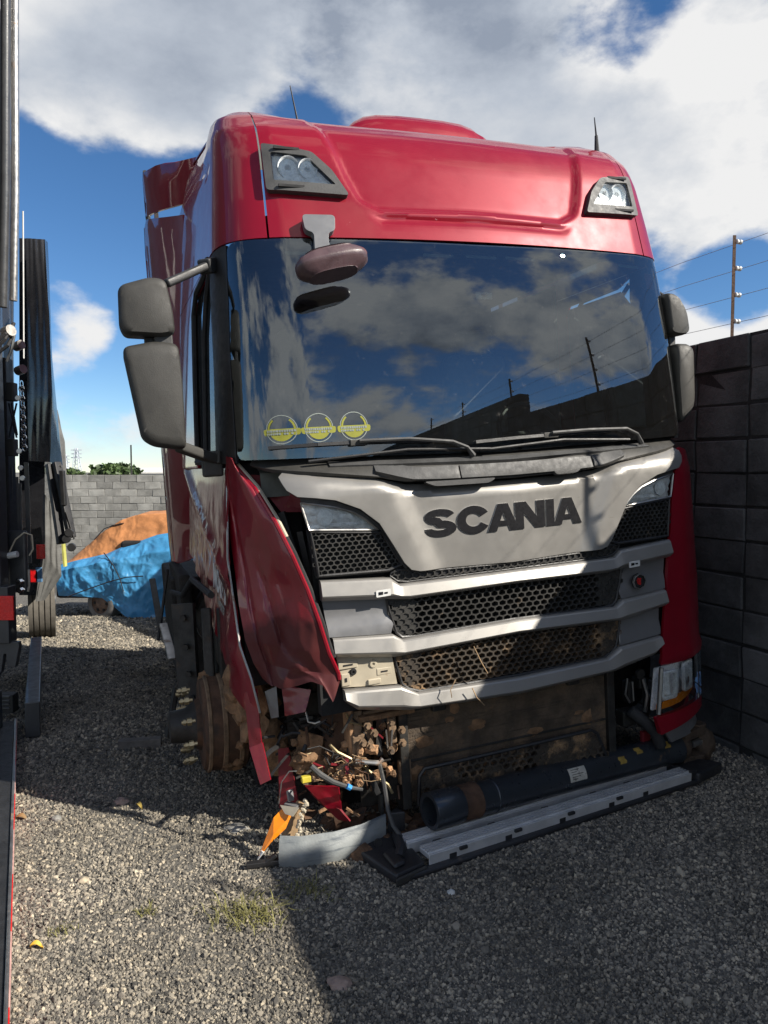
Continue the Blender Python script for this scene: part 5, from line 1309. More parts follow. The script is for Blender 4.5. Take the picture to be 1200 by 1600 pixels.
MB().blob(e0 + ax * .25 - upn * .03 - sidev * .02, (.065, .07, .10), 3, .25, 3).build('yoke_cap', YK, sh)
MB().lathe([(0, .025), (.1, .025)], e0 + ax * .12, ax, 12).build('cross_pin', STEEL, sh)

# detached bumper strip at the crushed corner
cb2 = [(-0.437, 2.998, 0.000), (-0.348, 2.988, 0.000), (-0.216, 3.023, 0.000), (-0.110, 3.080, 0.000), (0.000, 3.179, 0.000)]
bs = empty('bumper_strip', cb2[0]); tag(bs, 'curved grey bumper strip standing on the gravel below the torn corner', 'bumper')
v = []; org = Vector(cb2[0])
N_ = 24
for i in range(N_ + 1):
    t = i / N_ * 4; k = min(int(t), 3); p = Vector(cb2[k]).lerp(Vector(cb2[k + 1]), t - k)
    for j in range(7):
        u = j / 6; v.append(p - org + Vector((0, -.02 * math.sin(u * math.pi) + .03 * u, .004 + .105 * u + .010 * i / N_)))
obj('strip_face', v, [(i * 7 + j, (i + 1) * 7 + j, (i + 1) * 7 + j + 1, i * 7 + j + 1) for i in range(N_) for j in range(6)], M('scuffed grey bumper plastic', (.20, .215, .215), .6, 0, .15, 9, .15, 90, streak=((.07, .085, .10), 2.2, .50, (1.2, 1.2, 10))), bs, solid=-.014)
MB().lathe([(0, .018), (.012, .018)], Vector((-0.027, 3.074, 0.060)) - org, (.25, -1, 0), 14).build('plug', BLACKP, bs)
q = MB(); q.beam(Vector((-0.429, 2.997, 0.020)) - org, Vector((-0.572, 2.971, 0.015)) - org, .03, .02); q.beam(Vector((-0.449, 2.992, 0.050)) - org, Vector((-0.501, 2.981, 0.015)) - org, .025, .015); q.build('torn_tail', BLACKP, bs, bevel=.003)
# amber lamp shard leaning on it
am = empty('amber_lens', (-0.536, 3.059, 0.000)); tag(am, 'broken amber indicator lens standing on its point beside the bumper strip', 'lamp lens'); ao = Vector((-0.536, 3.059, 0.000))
AY = 3.02
pts = [Vector((-0.524, 3.020, 0.027)), Vector((-0.505, 3.040, 0.078)), Vector((-0.472, 3.080, 0.164)), Vector((-0.439, 3.100, 0.194)), Vector((-0.395, 3.080, 0.178)), Vector((-0.420, 3.060, 0.129)), Vector((-0.476, 3.030, 0.083)), Vector((-0.510, 3.020, 0.043))]
pts = [p - ao for p in pts]
ctr = sum(pts, Vector()) / len(pts) + Vector((0, -.015, 0))
obj('lens_shell', pts + [ctr], [(i, (i + 1) % 8, 8) for i in range(8)], ORANGEL, am, smooth=False, solid=.006)
MB().tube([Vector((-0.510, 3.020, 0.049)) - ao, Vector((-0.535, 3.020, 0.010)) - ao], [.008, .003], 6).build('clip_pin', WHITE, am)
q = MB(); q.add([p - ao for p in (Vector((-0.447, 3.100, 0.211)), Vector((-0.360, 3.060, 0.218)), Vector((-0.386, 3.050, 0.184)), Vector((-0.421, 3.070, 0.186)))], [(0, 1, 2, 3)]); q.build('white_flap', CREAM, am, smooth=False, solid=.004)
# cracked lamp housing beside the lens
hs_ = empty('lamp_housing_fragment', (-0.426, 3.179, 0.000)); tag(hs_, 'mud coloured broken lamp housing propped behind the bumper strip', 'broken part'); ho = Vector((-0.426, 3.179, 0.000))
q = MB(); q.beam(Vector((-0.429, 3.120, 0.036)) - ho, Vector((-0.355, 3.160, 0.195)) - ho, .05, .05); q.build('housing', WOODD, hs_, bevel=.01)
q = MB()
for k in range(16):
    t = k / 15; p = Vector((-0.378, 3.070, 0.073)).lerp(Vector((-0.337, 3.100, 0.228)), t) - ho
    q.blob(p + Vector((rnd.uniform(-.01, .01), 0, 0)), .008 + .006 * rnd.random(), k, .5, 1)
q.build('broken_edge', CREAM, hs_, smooth=False)
q = MB(); q.beam(Vector((-0.403, 3.120, 0.219)) - ho, Vector((-0.412, 3.130, 0.265)) - ho, .03, .012); q.beam(Vector((-0.428, 3.120, 0.207)) - ho, Vector((-0.370, 3.100, 0.200)) - ho, .03, .02); q.build('mount_tab', SILVERG, hs_, bevel=.003)

# soil that fell out of the broken corner
hp_ = MB(); g5 = random.Random(14)
for k in range(46):
    a = Vector((g5.gauss(.02, .16), 3.30 + g5.gauss(0, .10), 0)); hp_.blob((a.x, a.y, g5.uniform(0, .02)), (g5.uniform(.02, .07), g5.uniform(.02, .06), g5.uniform(.012, .05)), k * 1.7, .5, 2)
tag(hp_.build('fallen_soil', M('dark reddish soil', (.10, .055, .03), .95, 0, .4, 20, .9, 60)), 'reddish brown soil fallen on the gravel behind the bumper strip', 'soil', kind='stuff')

# stones, leaves, tufts
def stone(name, label, p, r, mat, seed, cat='stone', grp=None):
    o = MB().blob((0, 0, 0), r, seed, .35, 3).build(name, mat); o.location = Vector(p) + Vector((0, 0, r[2] * .35 + hillock(p[0], p[1]))); tag(o, label, cat, grp)
stone('stone', 'pinkish grey stone in the foreground shadow below the step', (-0.144, 2.276, 0.000), (.040, .028, .018), STONEP, 1)
stone('stone', 'brown rounded stone in the shade at the left of the truck', (-1.305, 3.576, 0.000), (.036, .026, .02), STONEP, 2)
stone('stone', 'pale beige stone in the sunlit gravel at left', (-1.209, 2.878, 0.000), (.022, .018, .014), M('beige stone', (.42, .36, .26), .85, 0, .2, 20), 3)
stone('stone', 'small whitish stone in the shade in front of the step', (0.263, 2.796, 0.000), (.018, .014, .012), M('white stone', (.5, .5, .48), .85, 0, .2, 20), 4)
stone('stone', 'dark flat stone half buried below the amber lens', (-0.680, 3.313, 0.000), (.055, .04, .012), STONEG, 6)
stone('stone', 'grey stone near the trailer platform at the shadow edge', (-1.550, 3.394, 0.000), (.026, .02, .014), STONEG, 8)
pw = MB().beam(Vector((-.12, 0, 0)), Vector((.12, .05, 0)), .06, .05).build('wood_offcut', M('grey weathered wood', (.12, .11, .10), .9, 0, .3, 12, .4, 40), bevel=.004); pw.location = Vector((-1.465, 4.314, 0.000)) + Vector((0, 0, .02)); tag(pw, 'short grey wood offcut lying in the shade beside the truck', 'wood')
def leaf(label, p, ln, wd, ang, mat=LEAFY):
    v = []; 
    for i in range(7):
        t = i / 6; w = wd * math.sin(math.pi * (.08 + .9 * t)) ** .8
        for s_ in (-1, 0, 1): v.append(((t - .5) * ln, s_ * w, .012 + .008 * s_ * s_ + .012 * math.sin(t * 4)))
    o = obj('fallen_leaf', v, [(3 * i + j, 3 * i + j + 1, 3 * i + 4 + j, 3 * i + 3 + j) for i in range(6) for j in (0, 1)], mat, solid=.002)
    o.location = p; o.rotation_euler = (.1, .1, ang); tag(o, label, 'leaf', 'fallen leaves on the gravel')
leaf('yellow fallen leaf on the sunlit gravel', (-1.198, 2.449, 0.000), .042, .011, .3)
leaf('yellowish leaf in the shade beside the brown stone', (-1.196, 3.513, 0.000), .04, .011, -.6, M('dull yellow leaf', (.30, .22, .05), .7))
leaf('brown leaf near the trailer platform in the shade', (-1.710, 3.388, 0.000), .05, .016, .2, M('brown leaf', (.22, .13, .05), .7))
def tuft(label, p, n_, r, h, seed):
    rr = random.Random(seed); b = MB()
    for k in range(n_):
        a = rr.uniform(0, 6.28); q = Vector((rr.gauss(0, r), rr.gauss(0, r * .7), 0)); hh = h * rr.uniform(.4, 1)
        d = Vector((math.cos(a), math.sin(a), 0)) * hh * rr.uniform(.5, 1.9); w = Vector((-math.sin(a), math.cos(a), 0)) * .0016
        m_ = q + d * .5 + Vector((0, 0, hh * .75)); e_ = q + d * 1.2 + Vector((0, 0, hh * .85))
        b.add([q - w, q + w, m_ + w, m_ - w, e_], [(0, 1, 2, 3), (3, 2, 4)])
    o = b.build('grass_tuft', GRASSM, smooth=False); o.location = Vector(p) + Vector((0, 0, hillock(p[0], p[1]))); tag(o, label, 'grass', 'grass tufts in the gravel')
tuft('largest tuft of dry grass at the corner of the wall shadow', (-0.494, 2.643, 0.000), 220, .065, .05, 1)
tuft('small tuft of dry grass in the sunlit gravel left of the largest tuft', (-0.899, 2.671, 0.000), 40, .025, .03, 2)
tuft('tuft of grass in the shade in front of the bumper strip', (-0.302, 2.810, 0.000), 90, .05, .04, 3)
tuft('tiny tuft of grass in the gravel near the yellow leaf', (-1.160, 2.537, 0.000), 30, .025, .025, 4)

# ================================================================ FAR BACKGROUND
leafy('palm_tree', 'pale green palm crown just above the far wall', (-10.6, 30, -1.1), 2.6, (.9, .9, .8), LEAFL, 2, palm=True)
leafy('round_tree', 'dark rounded tree crown above the far wall beside the pole', (-14.6, 40, -1.1), 2.7, (1.4, 1.2, .45), LEAFM, 4, 900, .14)
leafy('low_tree', 'low dark tree line crown at the left end of the far wall', (-17.6, 40, -1.1), 2.55, (1.5, 1.0, .35), LEAFM, 6, 700, .13)
FARH = M('distant white building', (.62, .61, .58), .8, 0, .05, 2)
b = empty('white_building', (-13.3, 44, -1.1)); tag(b, 'distant white building roof right of the round tree', 'building')
MB().box((0, 0, 1.35), (5, 4, 2.7)).build('wall', FARH, b, smooth=False)
MB().add([(-2.6, -2.1, 2.62), (2.6, -2.1, 2.62), (2.6, 2.1, 2.62), (-2.6, 2.1, 2.62), (-2.6, 0, 2.95), (2.6, 0, 2.95)], [(0, 1, 5, 4), (2, 3, 4, 5), (0, 4, 3), (1, 2, 5)]).build('roof', FARH, b, smooth=False)
po = MB().tube([(0, 0, 0), (0, 0, 3.95)], [.05, .035], 8).build('utility_pole', DSTEEL); po.location = (-11.65, 34, -1.1); tag(po, 'thin dark pole rising behind the far wall', 'pole')
PYL = M('hazy galvanised lattice', (.42, .46, .52), .7, 0, .05, 1)
def pylon(p, h, w, label):
    b = MB(); L4 = [(-1, -1), (1, -1), (1, 1), (-1, 1)]
    lev = 9
    for k in range(lev):
        t0, t1 = k / lev, (k + 1) / lev; a, c = w * (1 - .85 * t0) / 2, w * (1 - .85 * t1) / 2
        for i in range(4):
            p0 = Vector((L4[i][0] * a, L4[i][1] * a, h * t0)); p1 = Vector((L4[i][0] * c, L4[i][1] * c, h * t1)); n1 = Vector((L4[(i + 1) % 4][0] * c, L4[(i + 1) % 4][1] * c, h * t1))
            b.beam(p0, p1, .25, .25); b.beam(p0, n1, .14, .14)
    for t in (.72, .83, .94): b.beam((-w * .55, 0, h * t), (w * .55, 0, h * t), .3, .3)
    o = b.build('lattice_pylon', PYL, smooth=False); o.location = p; tag(o, label, 'pylon', 'distant pylons')
pylon((-125, 300, -3), 14, 4, 'taller distant lattice pylon beyond the far wall')
pylon((-121, 280, -3), 11, 3.2, 'smaller distant lattice pylon beyond the far wall')

# ================================================================ COVERED VEHICLE
car = empty('parked_pickup', (-4.3, 13.6, ground_z(-4.3, 13.6))); tag(car, 'parked pickup mostly hidden under blue and orange tarps', 'car'); cz = ground_z(-4.3, 13.6)
b = MB(); b.box((0, .3, .62), (3.2, 1.6, .5)); b.box((.5, .3, 1.1), (1.9, 1.45, .6)); b.build('body', DARKIN, car, bevel=.06)
TYRG = M('dusty tyre rubber', (.16, .15, .14), .9, 0, .2, 9)
RIMR = M('rusty brown rim', (.17, .11, .08), .7, .3, .3, 12)
def wheel(c, r, w_, ax_, parent):
    o = MB().lathe([(-w_ / 2, r * .62), (-w_ / 2, r * .88), (-w_ * .38, r), (w_ * .38, r), (w_ / 2, r * .88), (w_ / 2, r * .62)], c, ax_, 32, True).build('wheel', TYRG, parent)
    MB().lathe([(w_ * .48, r * .62), (w_ * .40, r * .60), (w_ * .3, r * .5), (w_ * .42, r * .33), (w_ * .42, r * .12), (w_ * .46, .01)], c, ax_, 24, True).build('rim', RIMR, o)
    for k in range(6):
        a = k * math.pi / 3; v1 = Vector(ax_).normalized(); x1 = v1.cross(Vector((0, 0, 1))).normalized(); y1 = x1.cross(v1)
        MB().lathe([(0, r * .09), (.01, r * .09)], Vector(c) + v1 * w_ * .385 + (x1 * math.cos(a) + y1 * math.sin(a)) * r * .45, v1, 8).build('rim_hole', DARKIN, o)
wheel(Vector((-.72, -.52, .30)), .30, .2, (-.38, -.92, 0), car)
wheel(Vector((1.4, -.5, .30)), .30, .2, (0, -1, 0), car)
MB().box((.62, -.60, .95), (.10, .05, .55)).build('wood_prop', M('raw timber', (.50, .30, .15), .8, 0, .2, 9), car, bevel=.01)
def tarp(name, label, stations, cols, mat, folds, seed):
    """stations along x: (x, [(y,z)...]) cross-sections from the front hem over the top"""
    NX, NY = 170, 90; v = []
    for i in range(NX + 1):
        t = i / NX * (len(stations) - 1); k = min(int(t), len(stations) - 2); fr = t - k
        xa = lerp(stations[k][0], stations[k + 1][0], fr)
        sec = [Vector(a).lerp(Vector(b), fr) for a, b in zip(stations[k][1], stations[k + 1][1])]
        for j in range(NY + 1):
            u = j / NY * (len(sec) - 1); m_ = min(int(u), len(sec) - 2); p = sec[m_].lerp(sec[m_ + 1], u - m_)
            q = Vector((xa, p.x, p.y)); dn = folds(q, j / NY, i / NX)
            v.append(q + Vector((0, -dn, dn * .45)))
    f = [(i * (NY + 1) + j, (i + 1) * (NY + 1) + j, (i + 1) * (NY + 1) + j + 1, i * (NY + 1) + j + 1) for i in range(NX) for j in range(NY)]
    o = obj(name, v, f, mat, smooth='all', solid=0); o.location = (0, 0, 0); tag(o, label, 'tarp', 'tarps over the parked pickup'); return o
def wr(q, amp):
    a = abs(noise.noise(Vector((q.x * 2.2 + q.z * 1.3, q.z * 1.1 - q.x * .6, 3)))); b_ = abs(noise.noise(Vector((q.x * 5 - q.z * 3.5, q.z * 3 + q.x * 2.5, 7)))); c = noise.noise(Vector((q.x * 1.1, q.z * 1.3, 1)))
    d_ = abs(noise.noise(Vector((q.x * 11 + q.z * 6, q.z * 8 - q.x * 5, 5)))); e_ = abs(noise.noise(Vector((q.x * 19 - q.z * 15, q.z * 13 + q.x * 9, 2))))
    return amp * (1.5 * (1 - a * 2.4) + .9 * (1 - b_ * 2.5) + .30 * (1 - d_ * 2.5) + .10 * (1 - e_ * 2.5) + 2.2 * c)
blue_st = [(-5.95, [(13.35, -.52), (13.30, -.40), (13.30, -.2), (13.42, -.06)]), (-5.80, [(13.05, -.58), (12.98, -.42), (12.98, -.15), (13.22, -.03)]),
           (-5.45, [(12.96, -.58), (12.90, -.35), (12.90, -.06), (13.20, .06)]), (-5.0, [(12.95, -.60), (12.88, -.30), (12.90, .03), (13.20, .16)]),
           (-4.72, [(12.92, -.80), (12.86, -.40), (12.90, .08), (13.20, .28)]), (-4.45, [(12.80, -.98), (12.84, -.40), (12.92, .12), (13.22, .37)]), (-4.1, [(12.80, -1.0), (12.84, -.40), (12.92, .20), (13.24, .50)]), (-3.3, [(12.85, -.95), (12.86, -.30), (12.92, .28), (13.26, .62)])]
tarp('blue_tarp', 'creased bright blue tarp over the lower side of the parked pickup', blue_st, 0, TARPB, lambda q, u, w: wr(q, .020) * (1.0 if u < .93 else .2), 1)
or_st = [(-5.80, [(13.20, -.06), (13.5, -.02), (14.2, -.02), (14.4, -.3)]), (-5.45, [(13.24, .04), (13.5, .28), (14.2, .30), (14.4, -.2)]), (-5.1, [(13.24, .12), (13.45, .56), (14.2, .58), (14.4, 0)]),
         (-4.8, [(13.24, .22), (13.45, .76), (14.2, .80), (14.4, 0)]), (-4.5, [(13.26, .33), (13.5, .84), (14.2, .87), (14.4, 0)]), (-3.3, [(13.3, .55), (13.55, .90), (14.2, .92), (14.4, 0)])]
tarp('orange_tarp', 'faded orange canvas tarp over the roof of the parked pickup', or_st, 0, TARPO, lambda q, u, w: wr(q, .011), 2)
def rope(label, pts):
    o = MB().tube(pts, .010, 5).build('rope', BLACKP); tag(o, label, 'rope', 'ropes tying the tarps')
rope('dark rope running down over the blue tarp', [(-4.98, 13.02, .20), (-4.75, 12.84, .0), (-4.62, 12.78, -.22), (-4.55, 12.76, -.45)])
rope('dark rope slung along the middle of the blue tarp', [(-5.55, 12.80, -.55), (-5.2, 12.79, -.42), (-4.8, 12.77, -.28), (-4.5, 12.76, -.20), (-4.2, 12.76, -.18)])
rope('dark rope lying over the orange tarp', [(-5.28, 13.36, .40), (-5.1, 13.38, .60), (-4.95, 13.42, .66), (-4.75, 13.40, .70)])

# ================================================================ NEAR TRAILER AT THE LEFT EDGE
# its long side runs parallel to a line through A (near) and B (far)
TA = Vector((-1.128, 2.111, 0)); TB = Vector((-2.175, 4.506, 0)); TD = (TB - TA).normalized(); TN = Vector((TD.y, -TD.x, 0))   # TN points right, towards the yard
def tp(u, w, z): return TA + TD * u + TN * w + Vector((0, 0, z))
trot = Matrix((TD, -TN, Vector((0, 0, 1)))).transposed()
def tb(mb, u, w, z, d): return mb.box(tp(u, w, z) - TO, d, trot)   # d = (along, across, up)
TO = tp(3.0, -.8, 0)
tr1 = empty('box_trailer', TO); tag(tr1, 'black curtain side trailer filling the left edge beside the platform', 'trailer')
def q1(p): return Vector(p) - TO
b = MB(); tb(b, 4.6, -1.62, 2.9, (3.6, 2.6, 3.8)); b.build('box_core', DARKIN, tr1, smooth=False)
cv = []; nU, nZ = 160, 16
for j in range(nZ + 1):
    z = lerp(2.28, 5.2, j / nZ)
    for i in range(nU + 1):
        u = lerp(2.2, 5.2, i / nU)
        w = -.20 + .020 * math.sin(u * 26 + .8 * math.sin(z)) + .020 * math.sin(u * 9 + 1) + .03 * noise.noise(Vector((u * 2, z * .6, 4)))
        cv.append(tp(u, w, z) - TO)
obj('side_curtain', cv, [(j * (nU + 1) + i, j * (nU + 1) + i + 1, (j + 1) * (nU + 1) + i + 1, (j + 1) * (nU + 1) + i) for j in range(nZ) for i in range(nU)], CURTAIN, tr1)
MB().tube([q1((-2.511, 5.200, 5.022)), q1((-2.547, 5.200, 3.575)), q1((-2.581, 5.200, 2.834))], .026, 10).build('tension_pole', STEEL, tr1)
MB().tube([q1((-2.325, 4.700, 4.698)), q1((-2.366, 4.700, 3.390)), q1((-2.402, 4.700, 2.680))], .03, 10).build('tension_pole', TRAILP, tr1)
MB().tube([q1((-2.882, 6.000, 3.721)), q1((-2.908, 6.000, 2.558))], .006, 6).build('white_trim', WHITE, tr1)
def plate(name, a, c, th, mat, parent=None, bev=.006):
    a, c = Vector(a), Vector(c); m_ = (a + c) / 2
    return MB().box(q1(m_), (abs(c.x - a.x), th, abs(c.z - a.z))).build(name, mat, parent or tr1, bevel=bev)
plate('corner_post', (-2.502, 4.550, 2.493), (-2.359, 4.550, 0.938), .10, TRAILP)
plate('corner_post', (-2.522, 4.500, 0.946), (-2.292, 4.500, 0.595), .10, TRAILP)
plate('rear_frame', (-2.497, 4.900, 2.391), (-2.471, 4.900, 0.896), .10, BLACKP)
plate('lift_bracket', (-2.410, 4.700, 1.273), (-2.286, 4.700, 0.869), .04, TRAILP, None, .03)
for c_ in ((-2.322, 4.670, 0.948), (-2.320, 4.670, 0.894)):
    MB().lathe([(0, .026), (.012, .026), (.012, .016), (.03, .016)], q1(c_), (0, -1, 0), 6).build('bolt', CHROME, tr1, smooth=False)
MB().tube([q1((-2.272, 4.680, 1.021)), q1((-2.271, 4.680, 0.917)), q1((-2.280, 4.680, 0.880))], .008, 6).build('worn_edge', STEEL, tr1)
plate('red_marker', (-2.452, 4.440, 0.892), (-2.253, 4.440, 0.743), .012, REDREF, None, .002)
jw = [(-2.438, 4.470, 0.602), (-2.249, 4.470, 0.602), (-2.242, 4.470, 0.574), (-2.269, 4.470, 0.446), (-2.320, 4.470, 0.446), (-2.322, 4.470, 0.526), (-2.338, 4.470, 0.526), (-2.357, 4.470, 0.415), (-2.447, 4.470, 0.295)]
MB().add([q1(p) for p in jw], [tuple(reversed(range(9)))]).build('lower_jaw', TRAILP, tr1, smooth=False, solid=.04, bevel=.004)
plate('rubber_buffer', (-2.596, 4.900, 0.151), (-2.491, 4.900, 0.023), .08, GREYP)
for k_ in range(4): plate('buffer_rib', [(-2.561, 4.850, 0.149), (-2.562, 4.850, 0.123), (-2.563, 4.850, 0.097), (-2.564, 4.850, 0.070)][k_], [(-2.506, 4.850, 0.140), (-2.507, 4.850, 0.114), (-2.508, 4.850, 0.088), (-2.508, 4.850, 0.062)][k_], .02, CURTAINM, None, .002)
plate('support_leg', (-2.436, 4.450, 0.301), (-2.358, 4.450, -0.262), .06, TRAILP)
plate('hinge_block', (-2.409, 4.750, 2.214), (-2.359, 4.750, 2.096), .06, GREYP)
plate('hinge_block', (-2.415, 4.750, 1.855), (-2.365, 4.750, 1.745), .06, GREYP)
for a_, c_ in (((-2.430, 4.800, 2.089), (-2.386, 4.800, 1.866)), ((-2.380, 4.800, 2.089), (-2.436, 4.800, 1.866)), ((-2.413, 4.800, 2.089), (-2.382, 4.800, 1.882))): MB().tube([q1(a_), q1(c_)], .006, 6).build('crossed_strap', RUBBER, tr1)
ca, cb3 = Vector((-2.445, 5.000, 2.236)), Vector((-2.435, 5.000, 1.806))
for k in range(14):
    p = ca.lerp(cb3, k / 13)
    MB().tube([q1(p) + Vector((.014 * math.cos(a) * (1 if k % 2 else .25), .014 * math.cos(a) * (.25 if k % 2 else 1), .022 * math.sin(a))) for a in [2 * math.pi * i / 10 for i in range(11)]], .005, 5, False).build('chain_link', CHROME, tr1)
for k, (a_, c_, e_) in enumerate((((-2.346, 4.500, 2.388), (-2.290, 4.500, 2.446), (-2.283, 4.600, 2.561)), ((-2.345, 4.500, 2.427), (-2.289, 4.500, 2.476), (-2.292, 4.600, 2.534)), ((-2.339, 4.500, 2.361), (-2.276, 4.500, 2.407), (-2.293, 4.600, 2.483)))):
    MB().tube([q1(a_), q1(c_), q1(e_)], .010, 6).build('ratchet_strap', RUBBER, tr1)
MB().tube([q1((-2.291, 4.600, 2.561)), q1((-2.285, 4.600, 2.483)), q1((-2.303, 4.600, 2.405)), q1((-2.333, 4.600, 2.326))], .009, 6).build('hook', STEEL, tr1)
for c_, r_ in (((-2.295, 4.550, 2.501), .035), ((-2.398, 4.900, 2.316), .03), ((-2.357, 4.800, 2.458), .03)): MB().lathe([(-.03, r_), (.03, r_)], q1(c_), (.9, -.5, .2), 12).build('ratchet', STEEL, tr1)
for c_ in ((-2.321, 4.700, 2.112), (-2.322, 4.700, 1.776), (-2.317, 4.700, 1.670), (-2.307, 4.700, 1.605)): MB().lathe([(0, .018), (.012, .015)], q1(c_), (.3, -1, 0), 10).build('rivet', STEEL, tr1)
for a_, c_ in (((-2.484, 4.900, 1.675), (-2.496, 4.900, 1.249)), ((-2.493, 4.950, 1.654), (-2.500, 4.950, 1.223)), ((-2.497, 5.000, 1.611), (-2.504, 5.000, 1.219)), ((-2.501, 5.050, 1.567), (-2.506, 5.050, 1.237)), ((-2.571, 5.300, 1.714), (-2.567, 5.300, 0.984))): MB().beam(q1(a_), q1(c_), .03, .03, TN).build('stake_post', TRAILP, tr1, smooth=False)
b = MB(); b.tube([q1(p) for p in ((-2.351, 4.600, 1.144), (-2.312, 4.600, 1.221), (-2.255, 4.600, 1.265), (-2.207, 4.600, 1.249), (-2.202, 4.600, 1.161), (-2.227, 4.600, 1.120))], .005, 5); b.build('wire_loop', CREAM, tr1)
MB().lathe([(-.03, .02), (.03, .02)], q1((-2.331, 4.600, 1.124)), (1, 0, .2), 8).build('plastic_plug', WHITE, tr1)
tyre(tp(5.2, -.55, .46) - TO, .46, .34, tr1, 'wheel', TN)
tyre(tp(5.2, -2.3, .46) - TO, .46, .34, tr1, 'wheel', TN)
# the loading platform lying on the gravel
PA_, PB_ = Vector((-1.130, 2.111, -0.000)), Vector((-2.345, 4.596, 0.000)); PD_ = (PB_ - PA_).normalized(); PN_ = Vector((PD_.y, -PD_.x, 0)); PL_ = (PB_ - PA_).length
prot = Matrix((PD_, -PN_, Vector((0, 0, 1)))).transposed()
def pp(u, w, z): return PA_ + PD_ * u + PN_ * w + Vector((0, 0, z))
pf = empty('loading_platform', pp(0, -.6, 0)); tag(pf, 'black loading platform with red and white edge tape lying on the gravel', 'platform'); PO = pp(0, -.6, 0)
b = MB(); b.box(pp(PL_ - 2, -.55, .035) - PO, (4.0, 1.09, .07), prot); b.build('deck', M('scratched black deck', (.028, .029, .031), .5, .2, .3, 9, .3, 60, dirt=((.16, .15, .14), .66, 9, .1)), pf, bevel=.004)
b = MB(); b.box(pp(PL_ - 2, .003, .04) - PO, (4.0, .012, .078), prot); b.build('edge_rail', STEEL, pf, bevel=.002)
for k in range(10):
    b = MB(); b.box(pp(PL_ - 3.8 + k * .4, .011, .05) - PO, (.198 * 2, .003, .045), prot); b.build('edge_tape', REDREF if k % 2 == 0 else M('pale red worn tape', (.55, .33, .30), .5, 0, .2, 30), pf, smooth=False)

# ================================================================ SECOND TRAILER, FURTHER BACK
tr2 = empty('tarped_trailer', (-4.6, 8.6, ground_z(-4.6, 8.6))); tag(tr2, 'dark trailer with draped black cover parked behind the near trailer', 'trailer'); O2 = Vector((-4.6, 8.6, ground_z(-4.6, 8.6)))
def W2(p): return Vector(p) - O2
pr2 = [W2(p) for p in ((-4.085, 8.400, 4.255), (-3.799, 8.400, 4.241), (-3.793, 8.400, 3.349), (-3.804, 8.400, 1.766), (-3.863, 8.400, 1.752), (-3.902, 8.400, 0.224), (-4.196, 8.400, 0.224))]
b = MB(); k2 = len(pr2); b.add(pr2 + [p + TD * 4.5 + Vector((0, 0, -.1)) for p in pr2], [tuple(reversed(range(k2))), tuple(range(k2, 2 * k2))] + [(i, (i + 1) % k2, k2 + (i + 1) % k2, k2 + i) for i in range(k2)])
b.build('box_body', CURTAIN, tr2, smooth=False)
def cover(name, pl, pr, mat, amp, y_amp=1.):
    v = []; NXc, NZc = 24, 50
    for j in range(NZc + 1):
        t = j / NZc * (len(pl) - 1); k = min(int(t), len(pl) - 2); a, c = Vector(pl[k]).lerp(Vector(pl[k + 1]), t - k), Vector(pr[k]).lerp(Vector(pr[k + 1]), t - k)
        for i in range(NXc + 1):
            p = a.lerp(c, i / NXc); v.append(W2(p + Vector((0, amp * (math.sin(i * .9 + .5 * math.sin(j * .15)) * .6 + 2 * noise.noise(Vector((i * .25, j * .08, 2)))), 0))))
    return obj(name, v, [(j * (NXc + 1) + i, j * (NXc + 1) + i + 1, (j + 1) * (NXc + 1) + i + 1, (j + 1) * (NXc + 1) + i) for j in range(NZc) for i in range(NXc)], mat, tr2, smooth='all', solid=0)
cover('black_cover', [(-3.935, 8.250, 4.208), (-3.952, 8.250, 3.319), (-3.967, 8.250, 2.475), (-3.979, 8.250, 1.764)], [(-3.754, 8.300, 4.210), (-3.682, 8.200, 3.309), (-3.623, 8.100, 2.460), (-3.714, 8.200, 1.749)], CURTAIN, .003)
cover('side_flap', [(-3.754, 8.300, 4.210), (-3.682, 8.200, 3.309), (-3.659, 8.150, 2.465), (-3.721, 8.200, 1.749)], [(-3.861, 8.600, 4.274), (-3.791, 8.500, 2.936), (-3.695, 8.400, 2.057), (-3.660, 8.400, 1.708)], M('blue black vinyl', (.02, .035, .055), .25, 0, .2, 4, .1, 20, .6), .012)
cover('canvas_drape', [(-4.087, 9.200, 2.412), (-4.055, 9.200, 1.778), (-4.054, 9.200, 1.138)], [(-4.151, 9.400, 2.429), (-4.063, 9.400, 2.024), (-4.044, 9.400, 1.127)], CURTAINM, .015)
cover('canvas_skirt', [(-3.794, 8.200, 1.408), (-3.825, 8.200, 0.763), (-3.919, 8.200, 0.185)], [(-3.672, 8.300, 1.188), (-3.661, 8.300, 0.461), (-3.857, 8.300, 0.182)], CURTAINM, .008)
b = MB(); b.beam(W2((-3.669, 8.100, 1.727)), W2((-3.520, 8.000, 0.855)), .09, .06); b.beam(W2((-3.598, 8.100, 1.748)), W2((-3.407, 8.000, 0.925)), .09, .06); b.beam(W2((-3.494, 8.000, 1.657)), W2((-3.482, 8.000, 1.275)), .06, .05); b.build('hydraulic_arm', BLACKP, tr2, bevel=.01)
b = MB()
for (px) in ((-3.441, 7.950, 0.916), (-3.388, 7.950, 0.825), (-3.412, 7.950, 0.985)): b.lathe([(-.03, .045), (.03, .045)], W2(px), (.3, -1, 0), 12)
b.tube([W2((-3.454, 7.980, 1.206)), W2((-3.371, 7.980, 0.913))], .012, 6); b.build('arm_joint', BLACKP, tr2, bevel=.004)
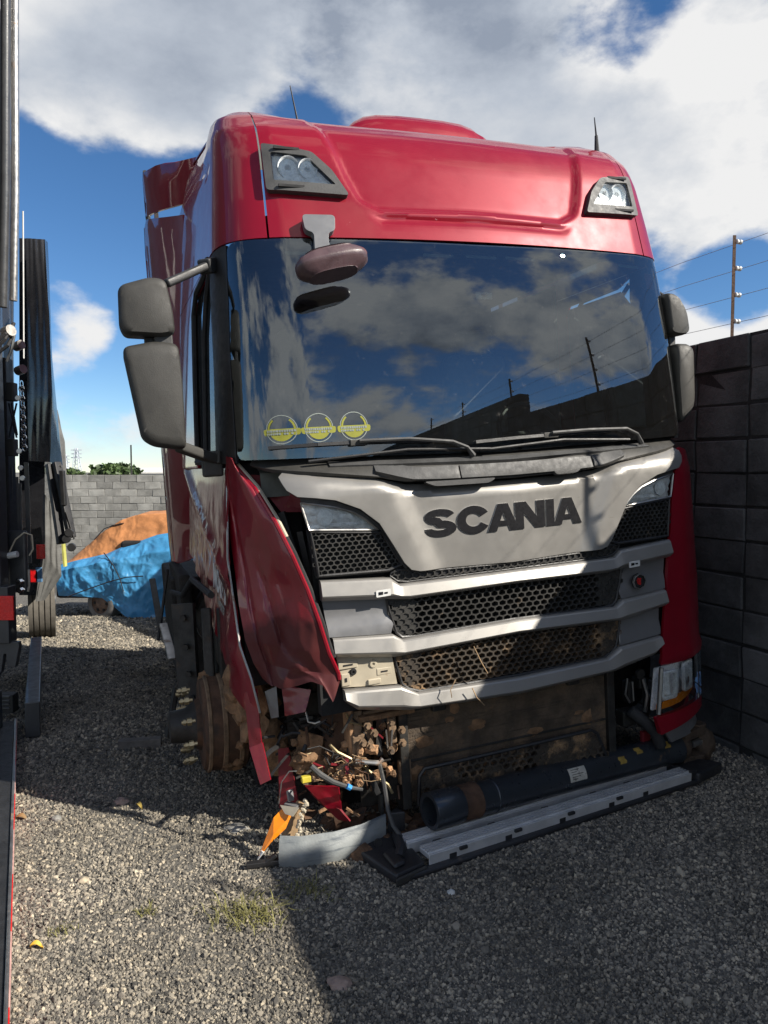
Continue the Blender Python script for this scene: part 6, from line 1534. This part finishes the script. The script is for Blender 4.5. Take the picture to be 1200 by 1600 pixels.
b = MB(); b.beam(W2((-3.712, 8.100, 1.692)), W2((-3.683, 8.100, 1.720)), .02, .03); b.tube([W2((-3.726, 8.100, 1.706)), W2((-3.543, 8.100, 1.706))], .02, 6); b.build('cover_rail', STEEL, tr2)
b = MB(); b.box(W2((-3.793, 8.100, 0.760)), (.09, .03, .16)); b.box(W2((-3.878, 8.100, 0.489)), (.10, .03, .14)); b.build('tail_lamp', REDREF, tr2, bevel=.006)
b = MB(); b.box(W2((-3.820, 8.100, 0.504)), (.06, .03, .16)); b.build('blue_strip', M('pale blue plastic', (.10, .22, .38), .5), tr2, smooth=False)
b = MB(); b.beam(W2((-3.936, 9.000, 0.756)), W2((-3.920, 9.000, 0.479)), .07, .02); b.build('marker_board', M('lime reflective board', (.45, .45, .12), .5), tr2, smooth=False)
TY2 = M('dusty trailer tyre', (.115, .105, .09), .9, 0, .2, 9)
c = Vector((-4.352, 9.300, 0.071)); rz = c.z - ground_z(c.x, 9.3)
def tyre2(c, r, w, ax_):
    pr = [(-w / 2, r * .6), (-w / 2, r * .9), (-w * .44, r * .985)]
    for k in range(5):
        a = lerp(-.42, .42, k / 4) * w; pr += [(a - w * .075, r), (a + w * .075, r)]
        if k < 4: pr += [(a + w * .085, r * .972), (a + w * .125, r * .972)]
    pr += [(w * .44, r * .985), (w / 2, r * .9), (w / 2, r * .6)]
    o = MB().lathe(pr, c, ax_, 40, True).build('wheel', TY2, tr2)
    MB().lathe([(w * .4, r * .6), (w * .2, r * .5), (w * .2, r * .2), (w * .5, r * .18), (w * .52, .01)], c, ax_, 20).build('hub', STEEL, o)
tc_ = W2(Vector((c.x, 9.3, ground_z(c.x, 9.3) + .47))); tyre2(tc_, .47, .30, TN)
tyre2(tc_ - TN * 1.9, .47, .30, TN)
# long grey side guard in the gap
gd = empty('side_guard', (-2.480, 5.100, -0.011)); tag(gd, 'long grey steel beam lying low beside the shaded gravel at left', 'beam'); GO = Vector((-2.480, 5.100, -0.011))
b = MB(); p0, p1 = Vector((-2.163, 4.452, 0.120)), Vector((-2.982, 6.241, 0.120)); b.beam(p0 - GO, p1 - GO, .085, .22); b.build('rail', TRAILP, gd, bevel=.006)
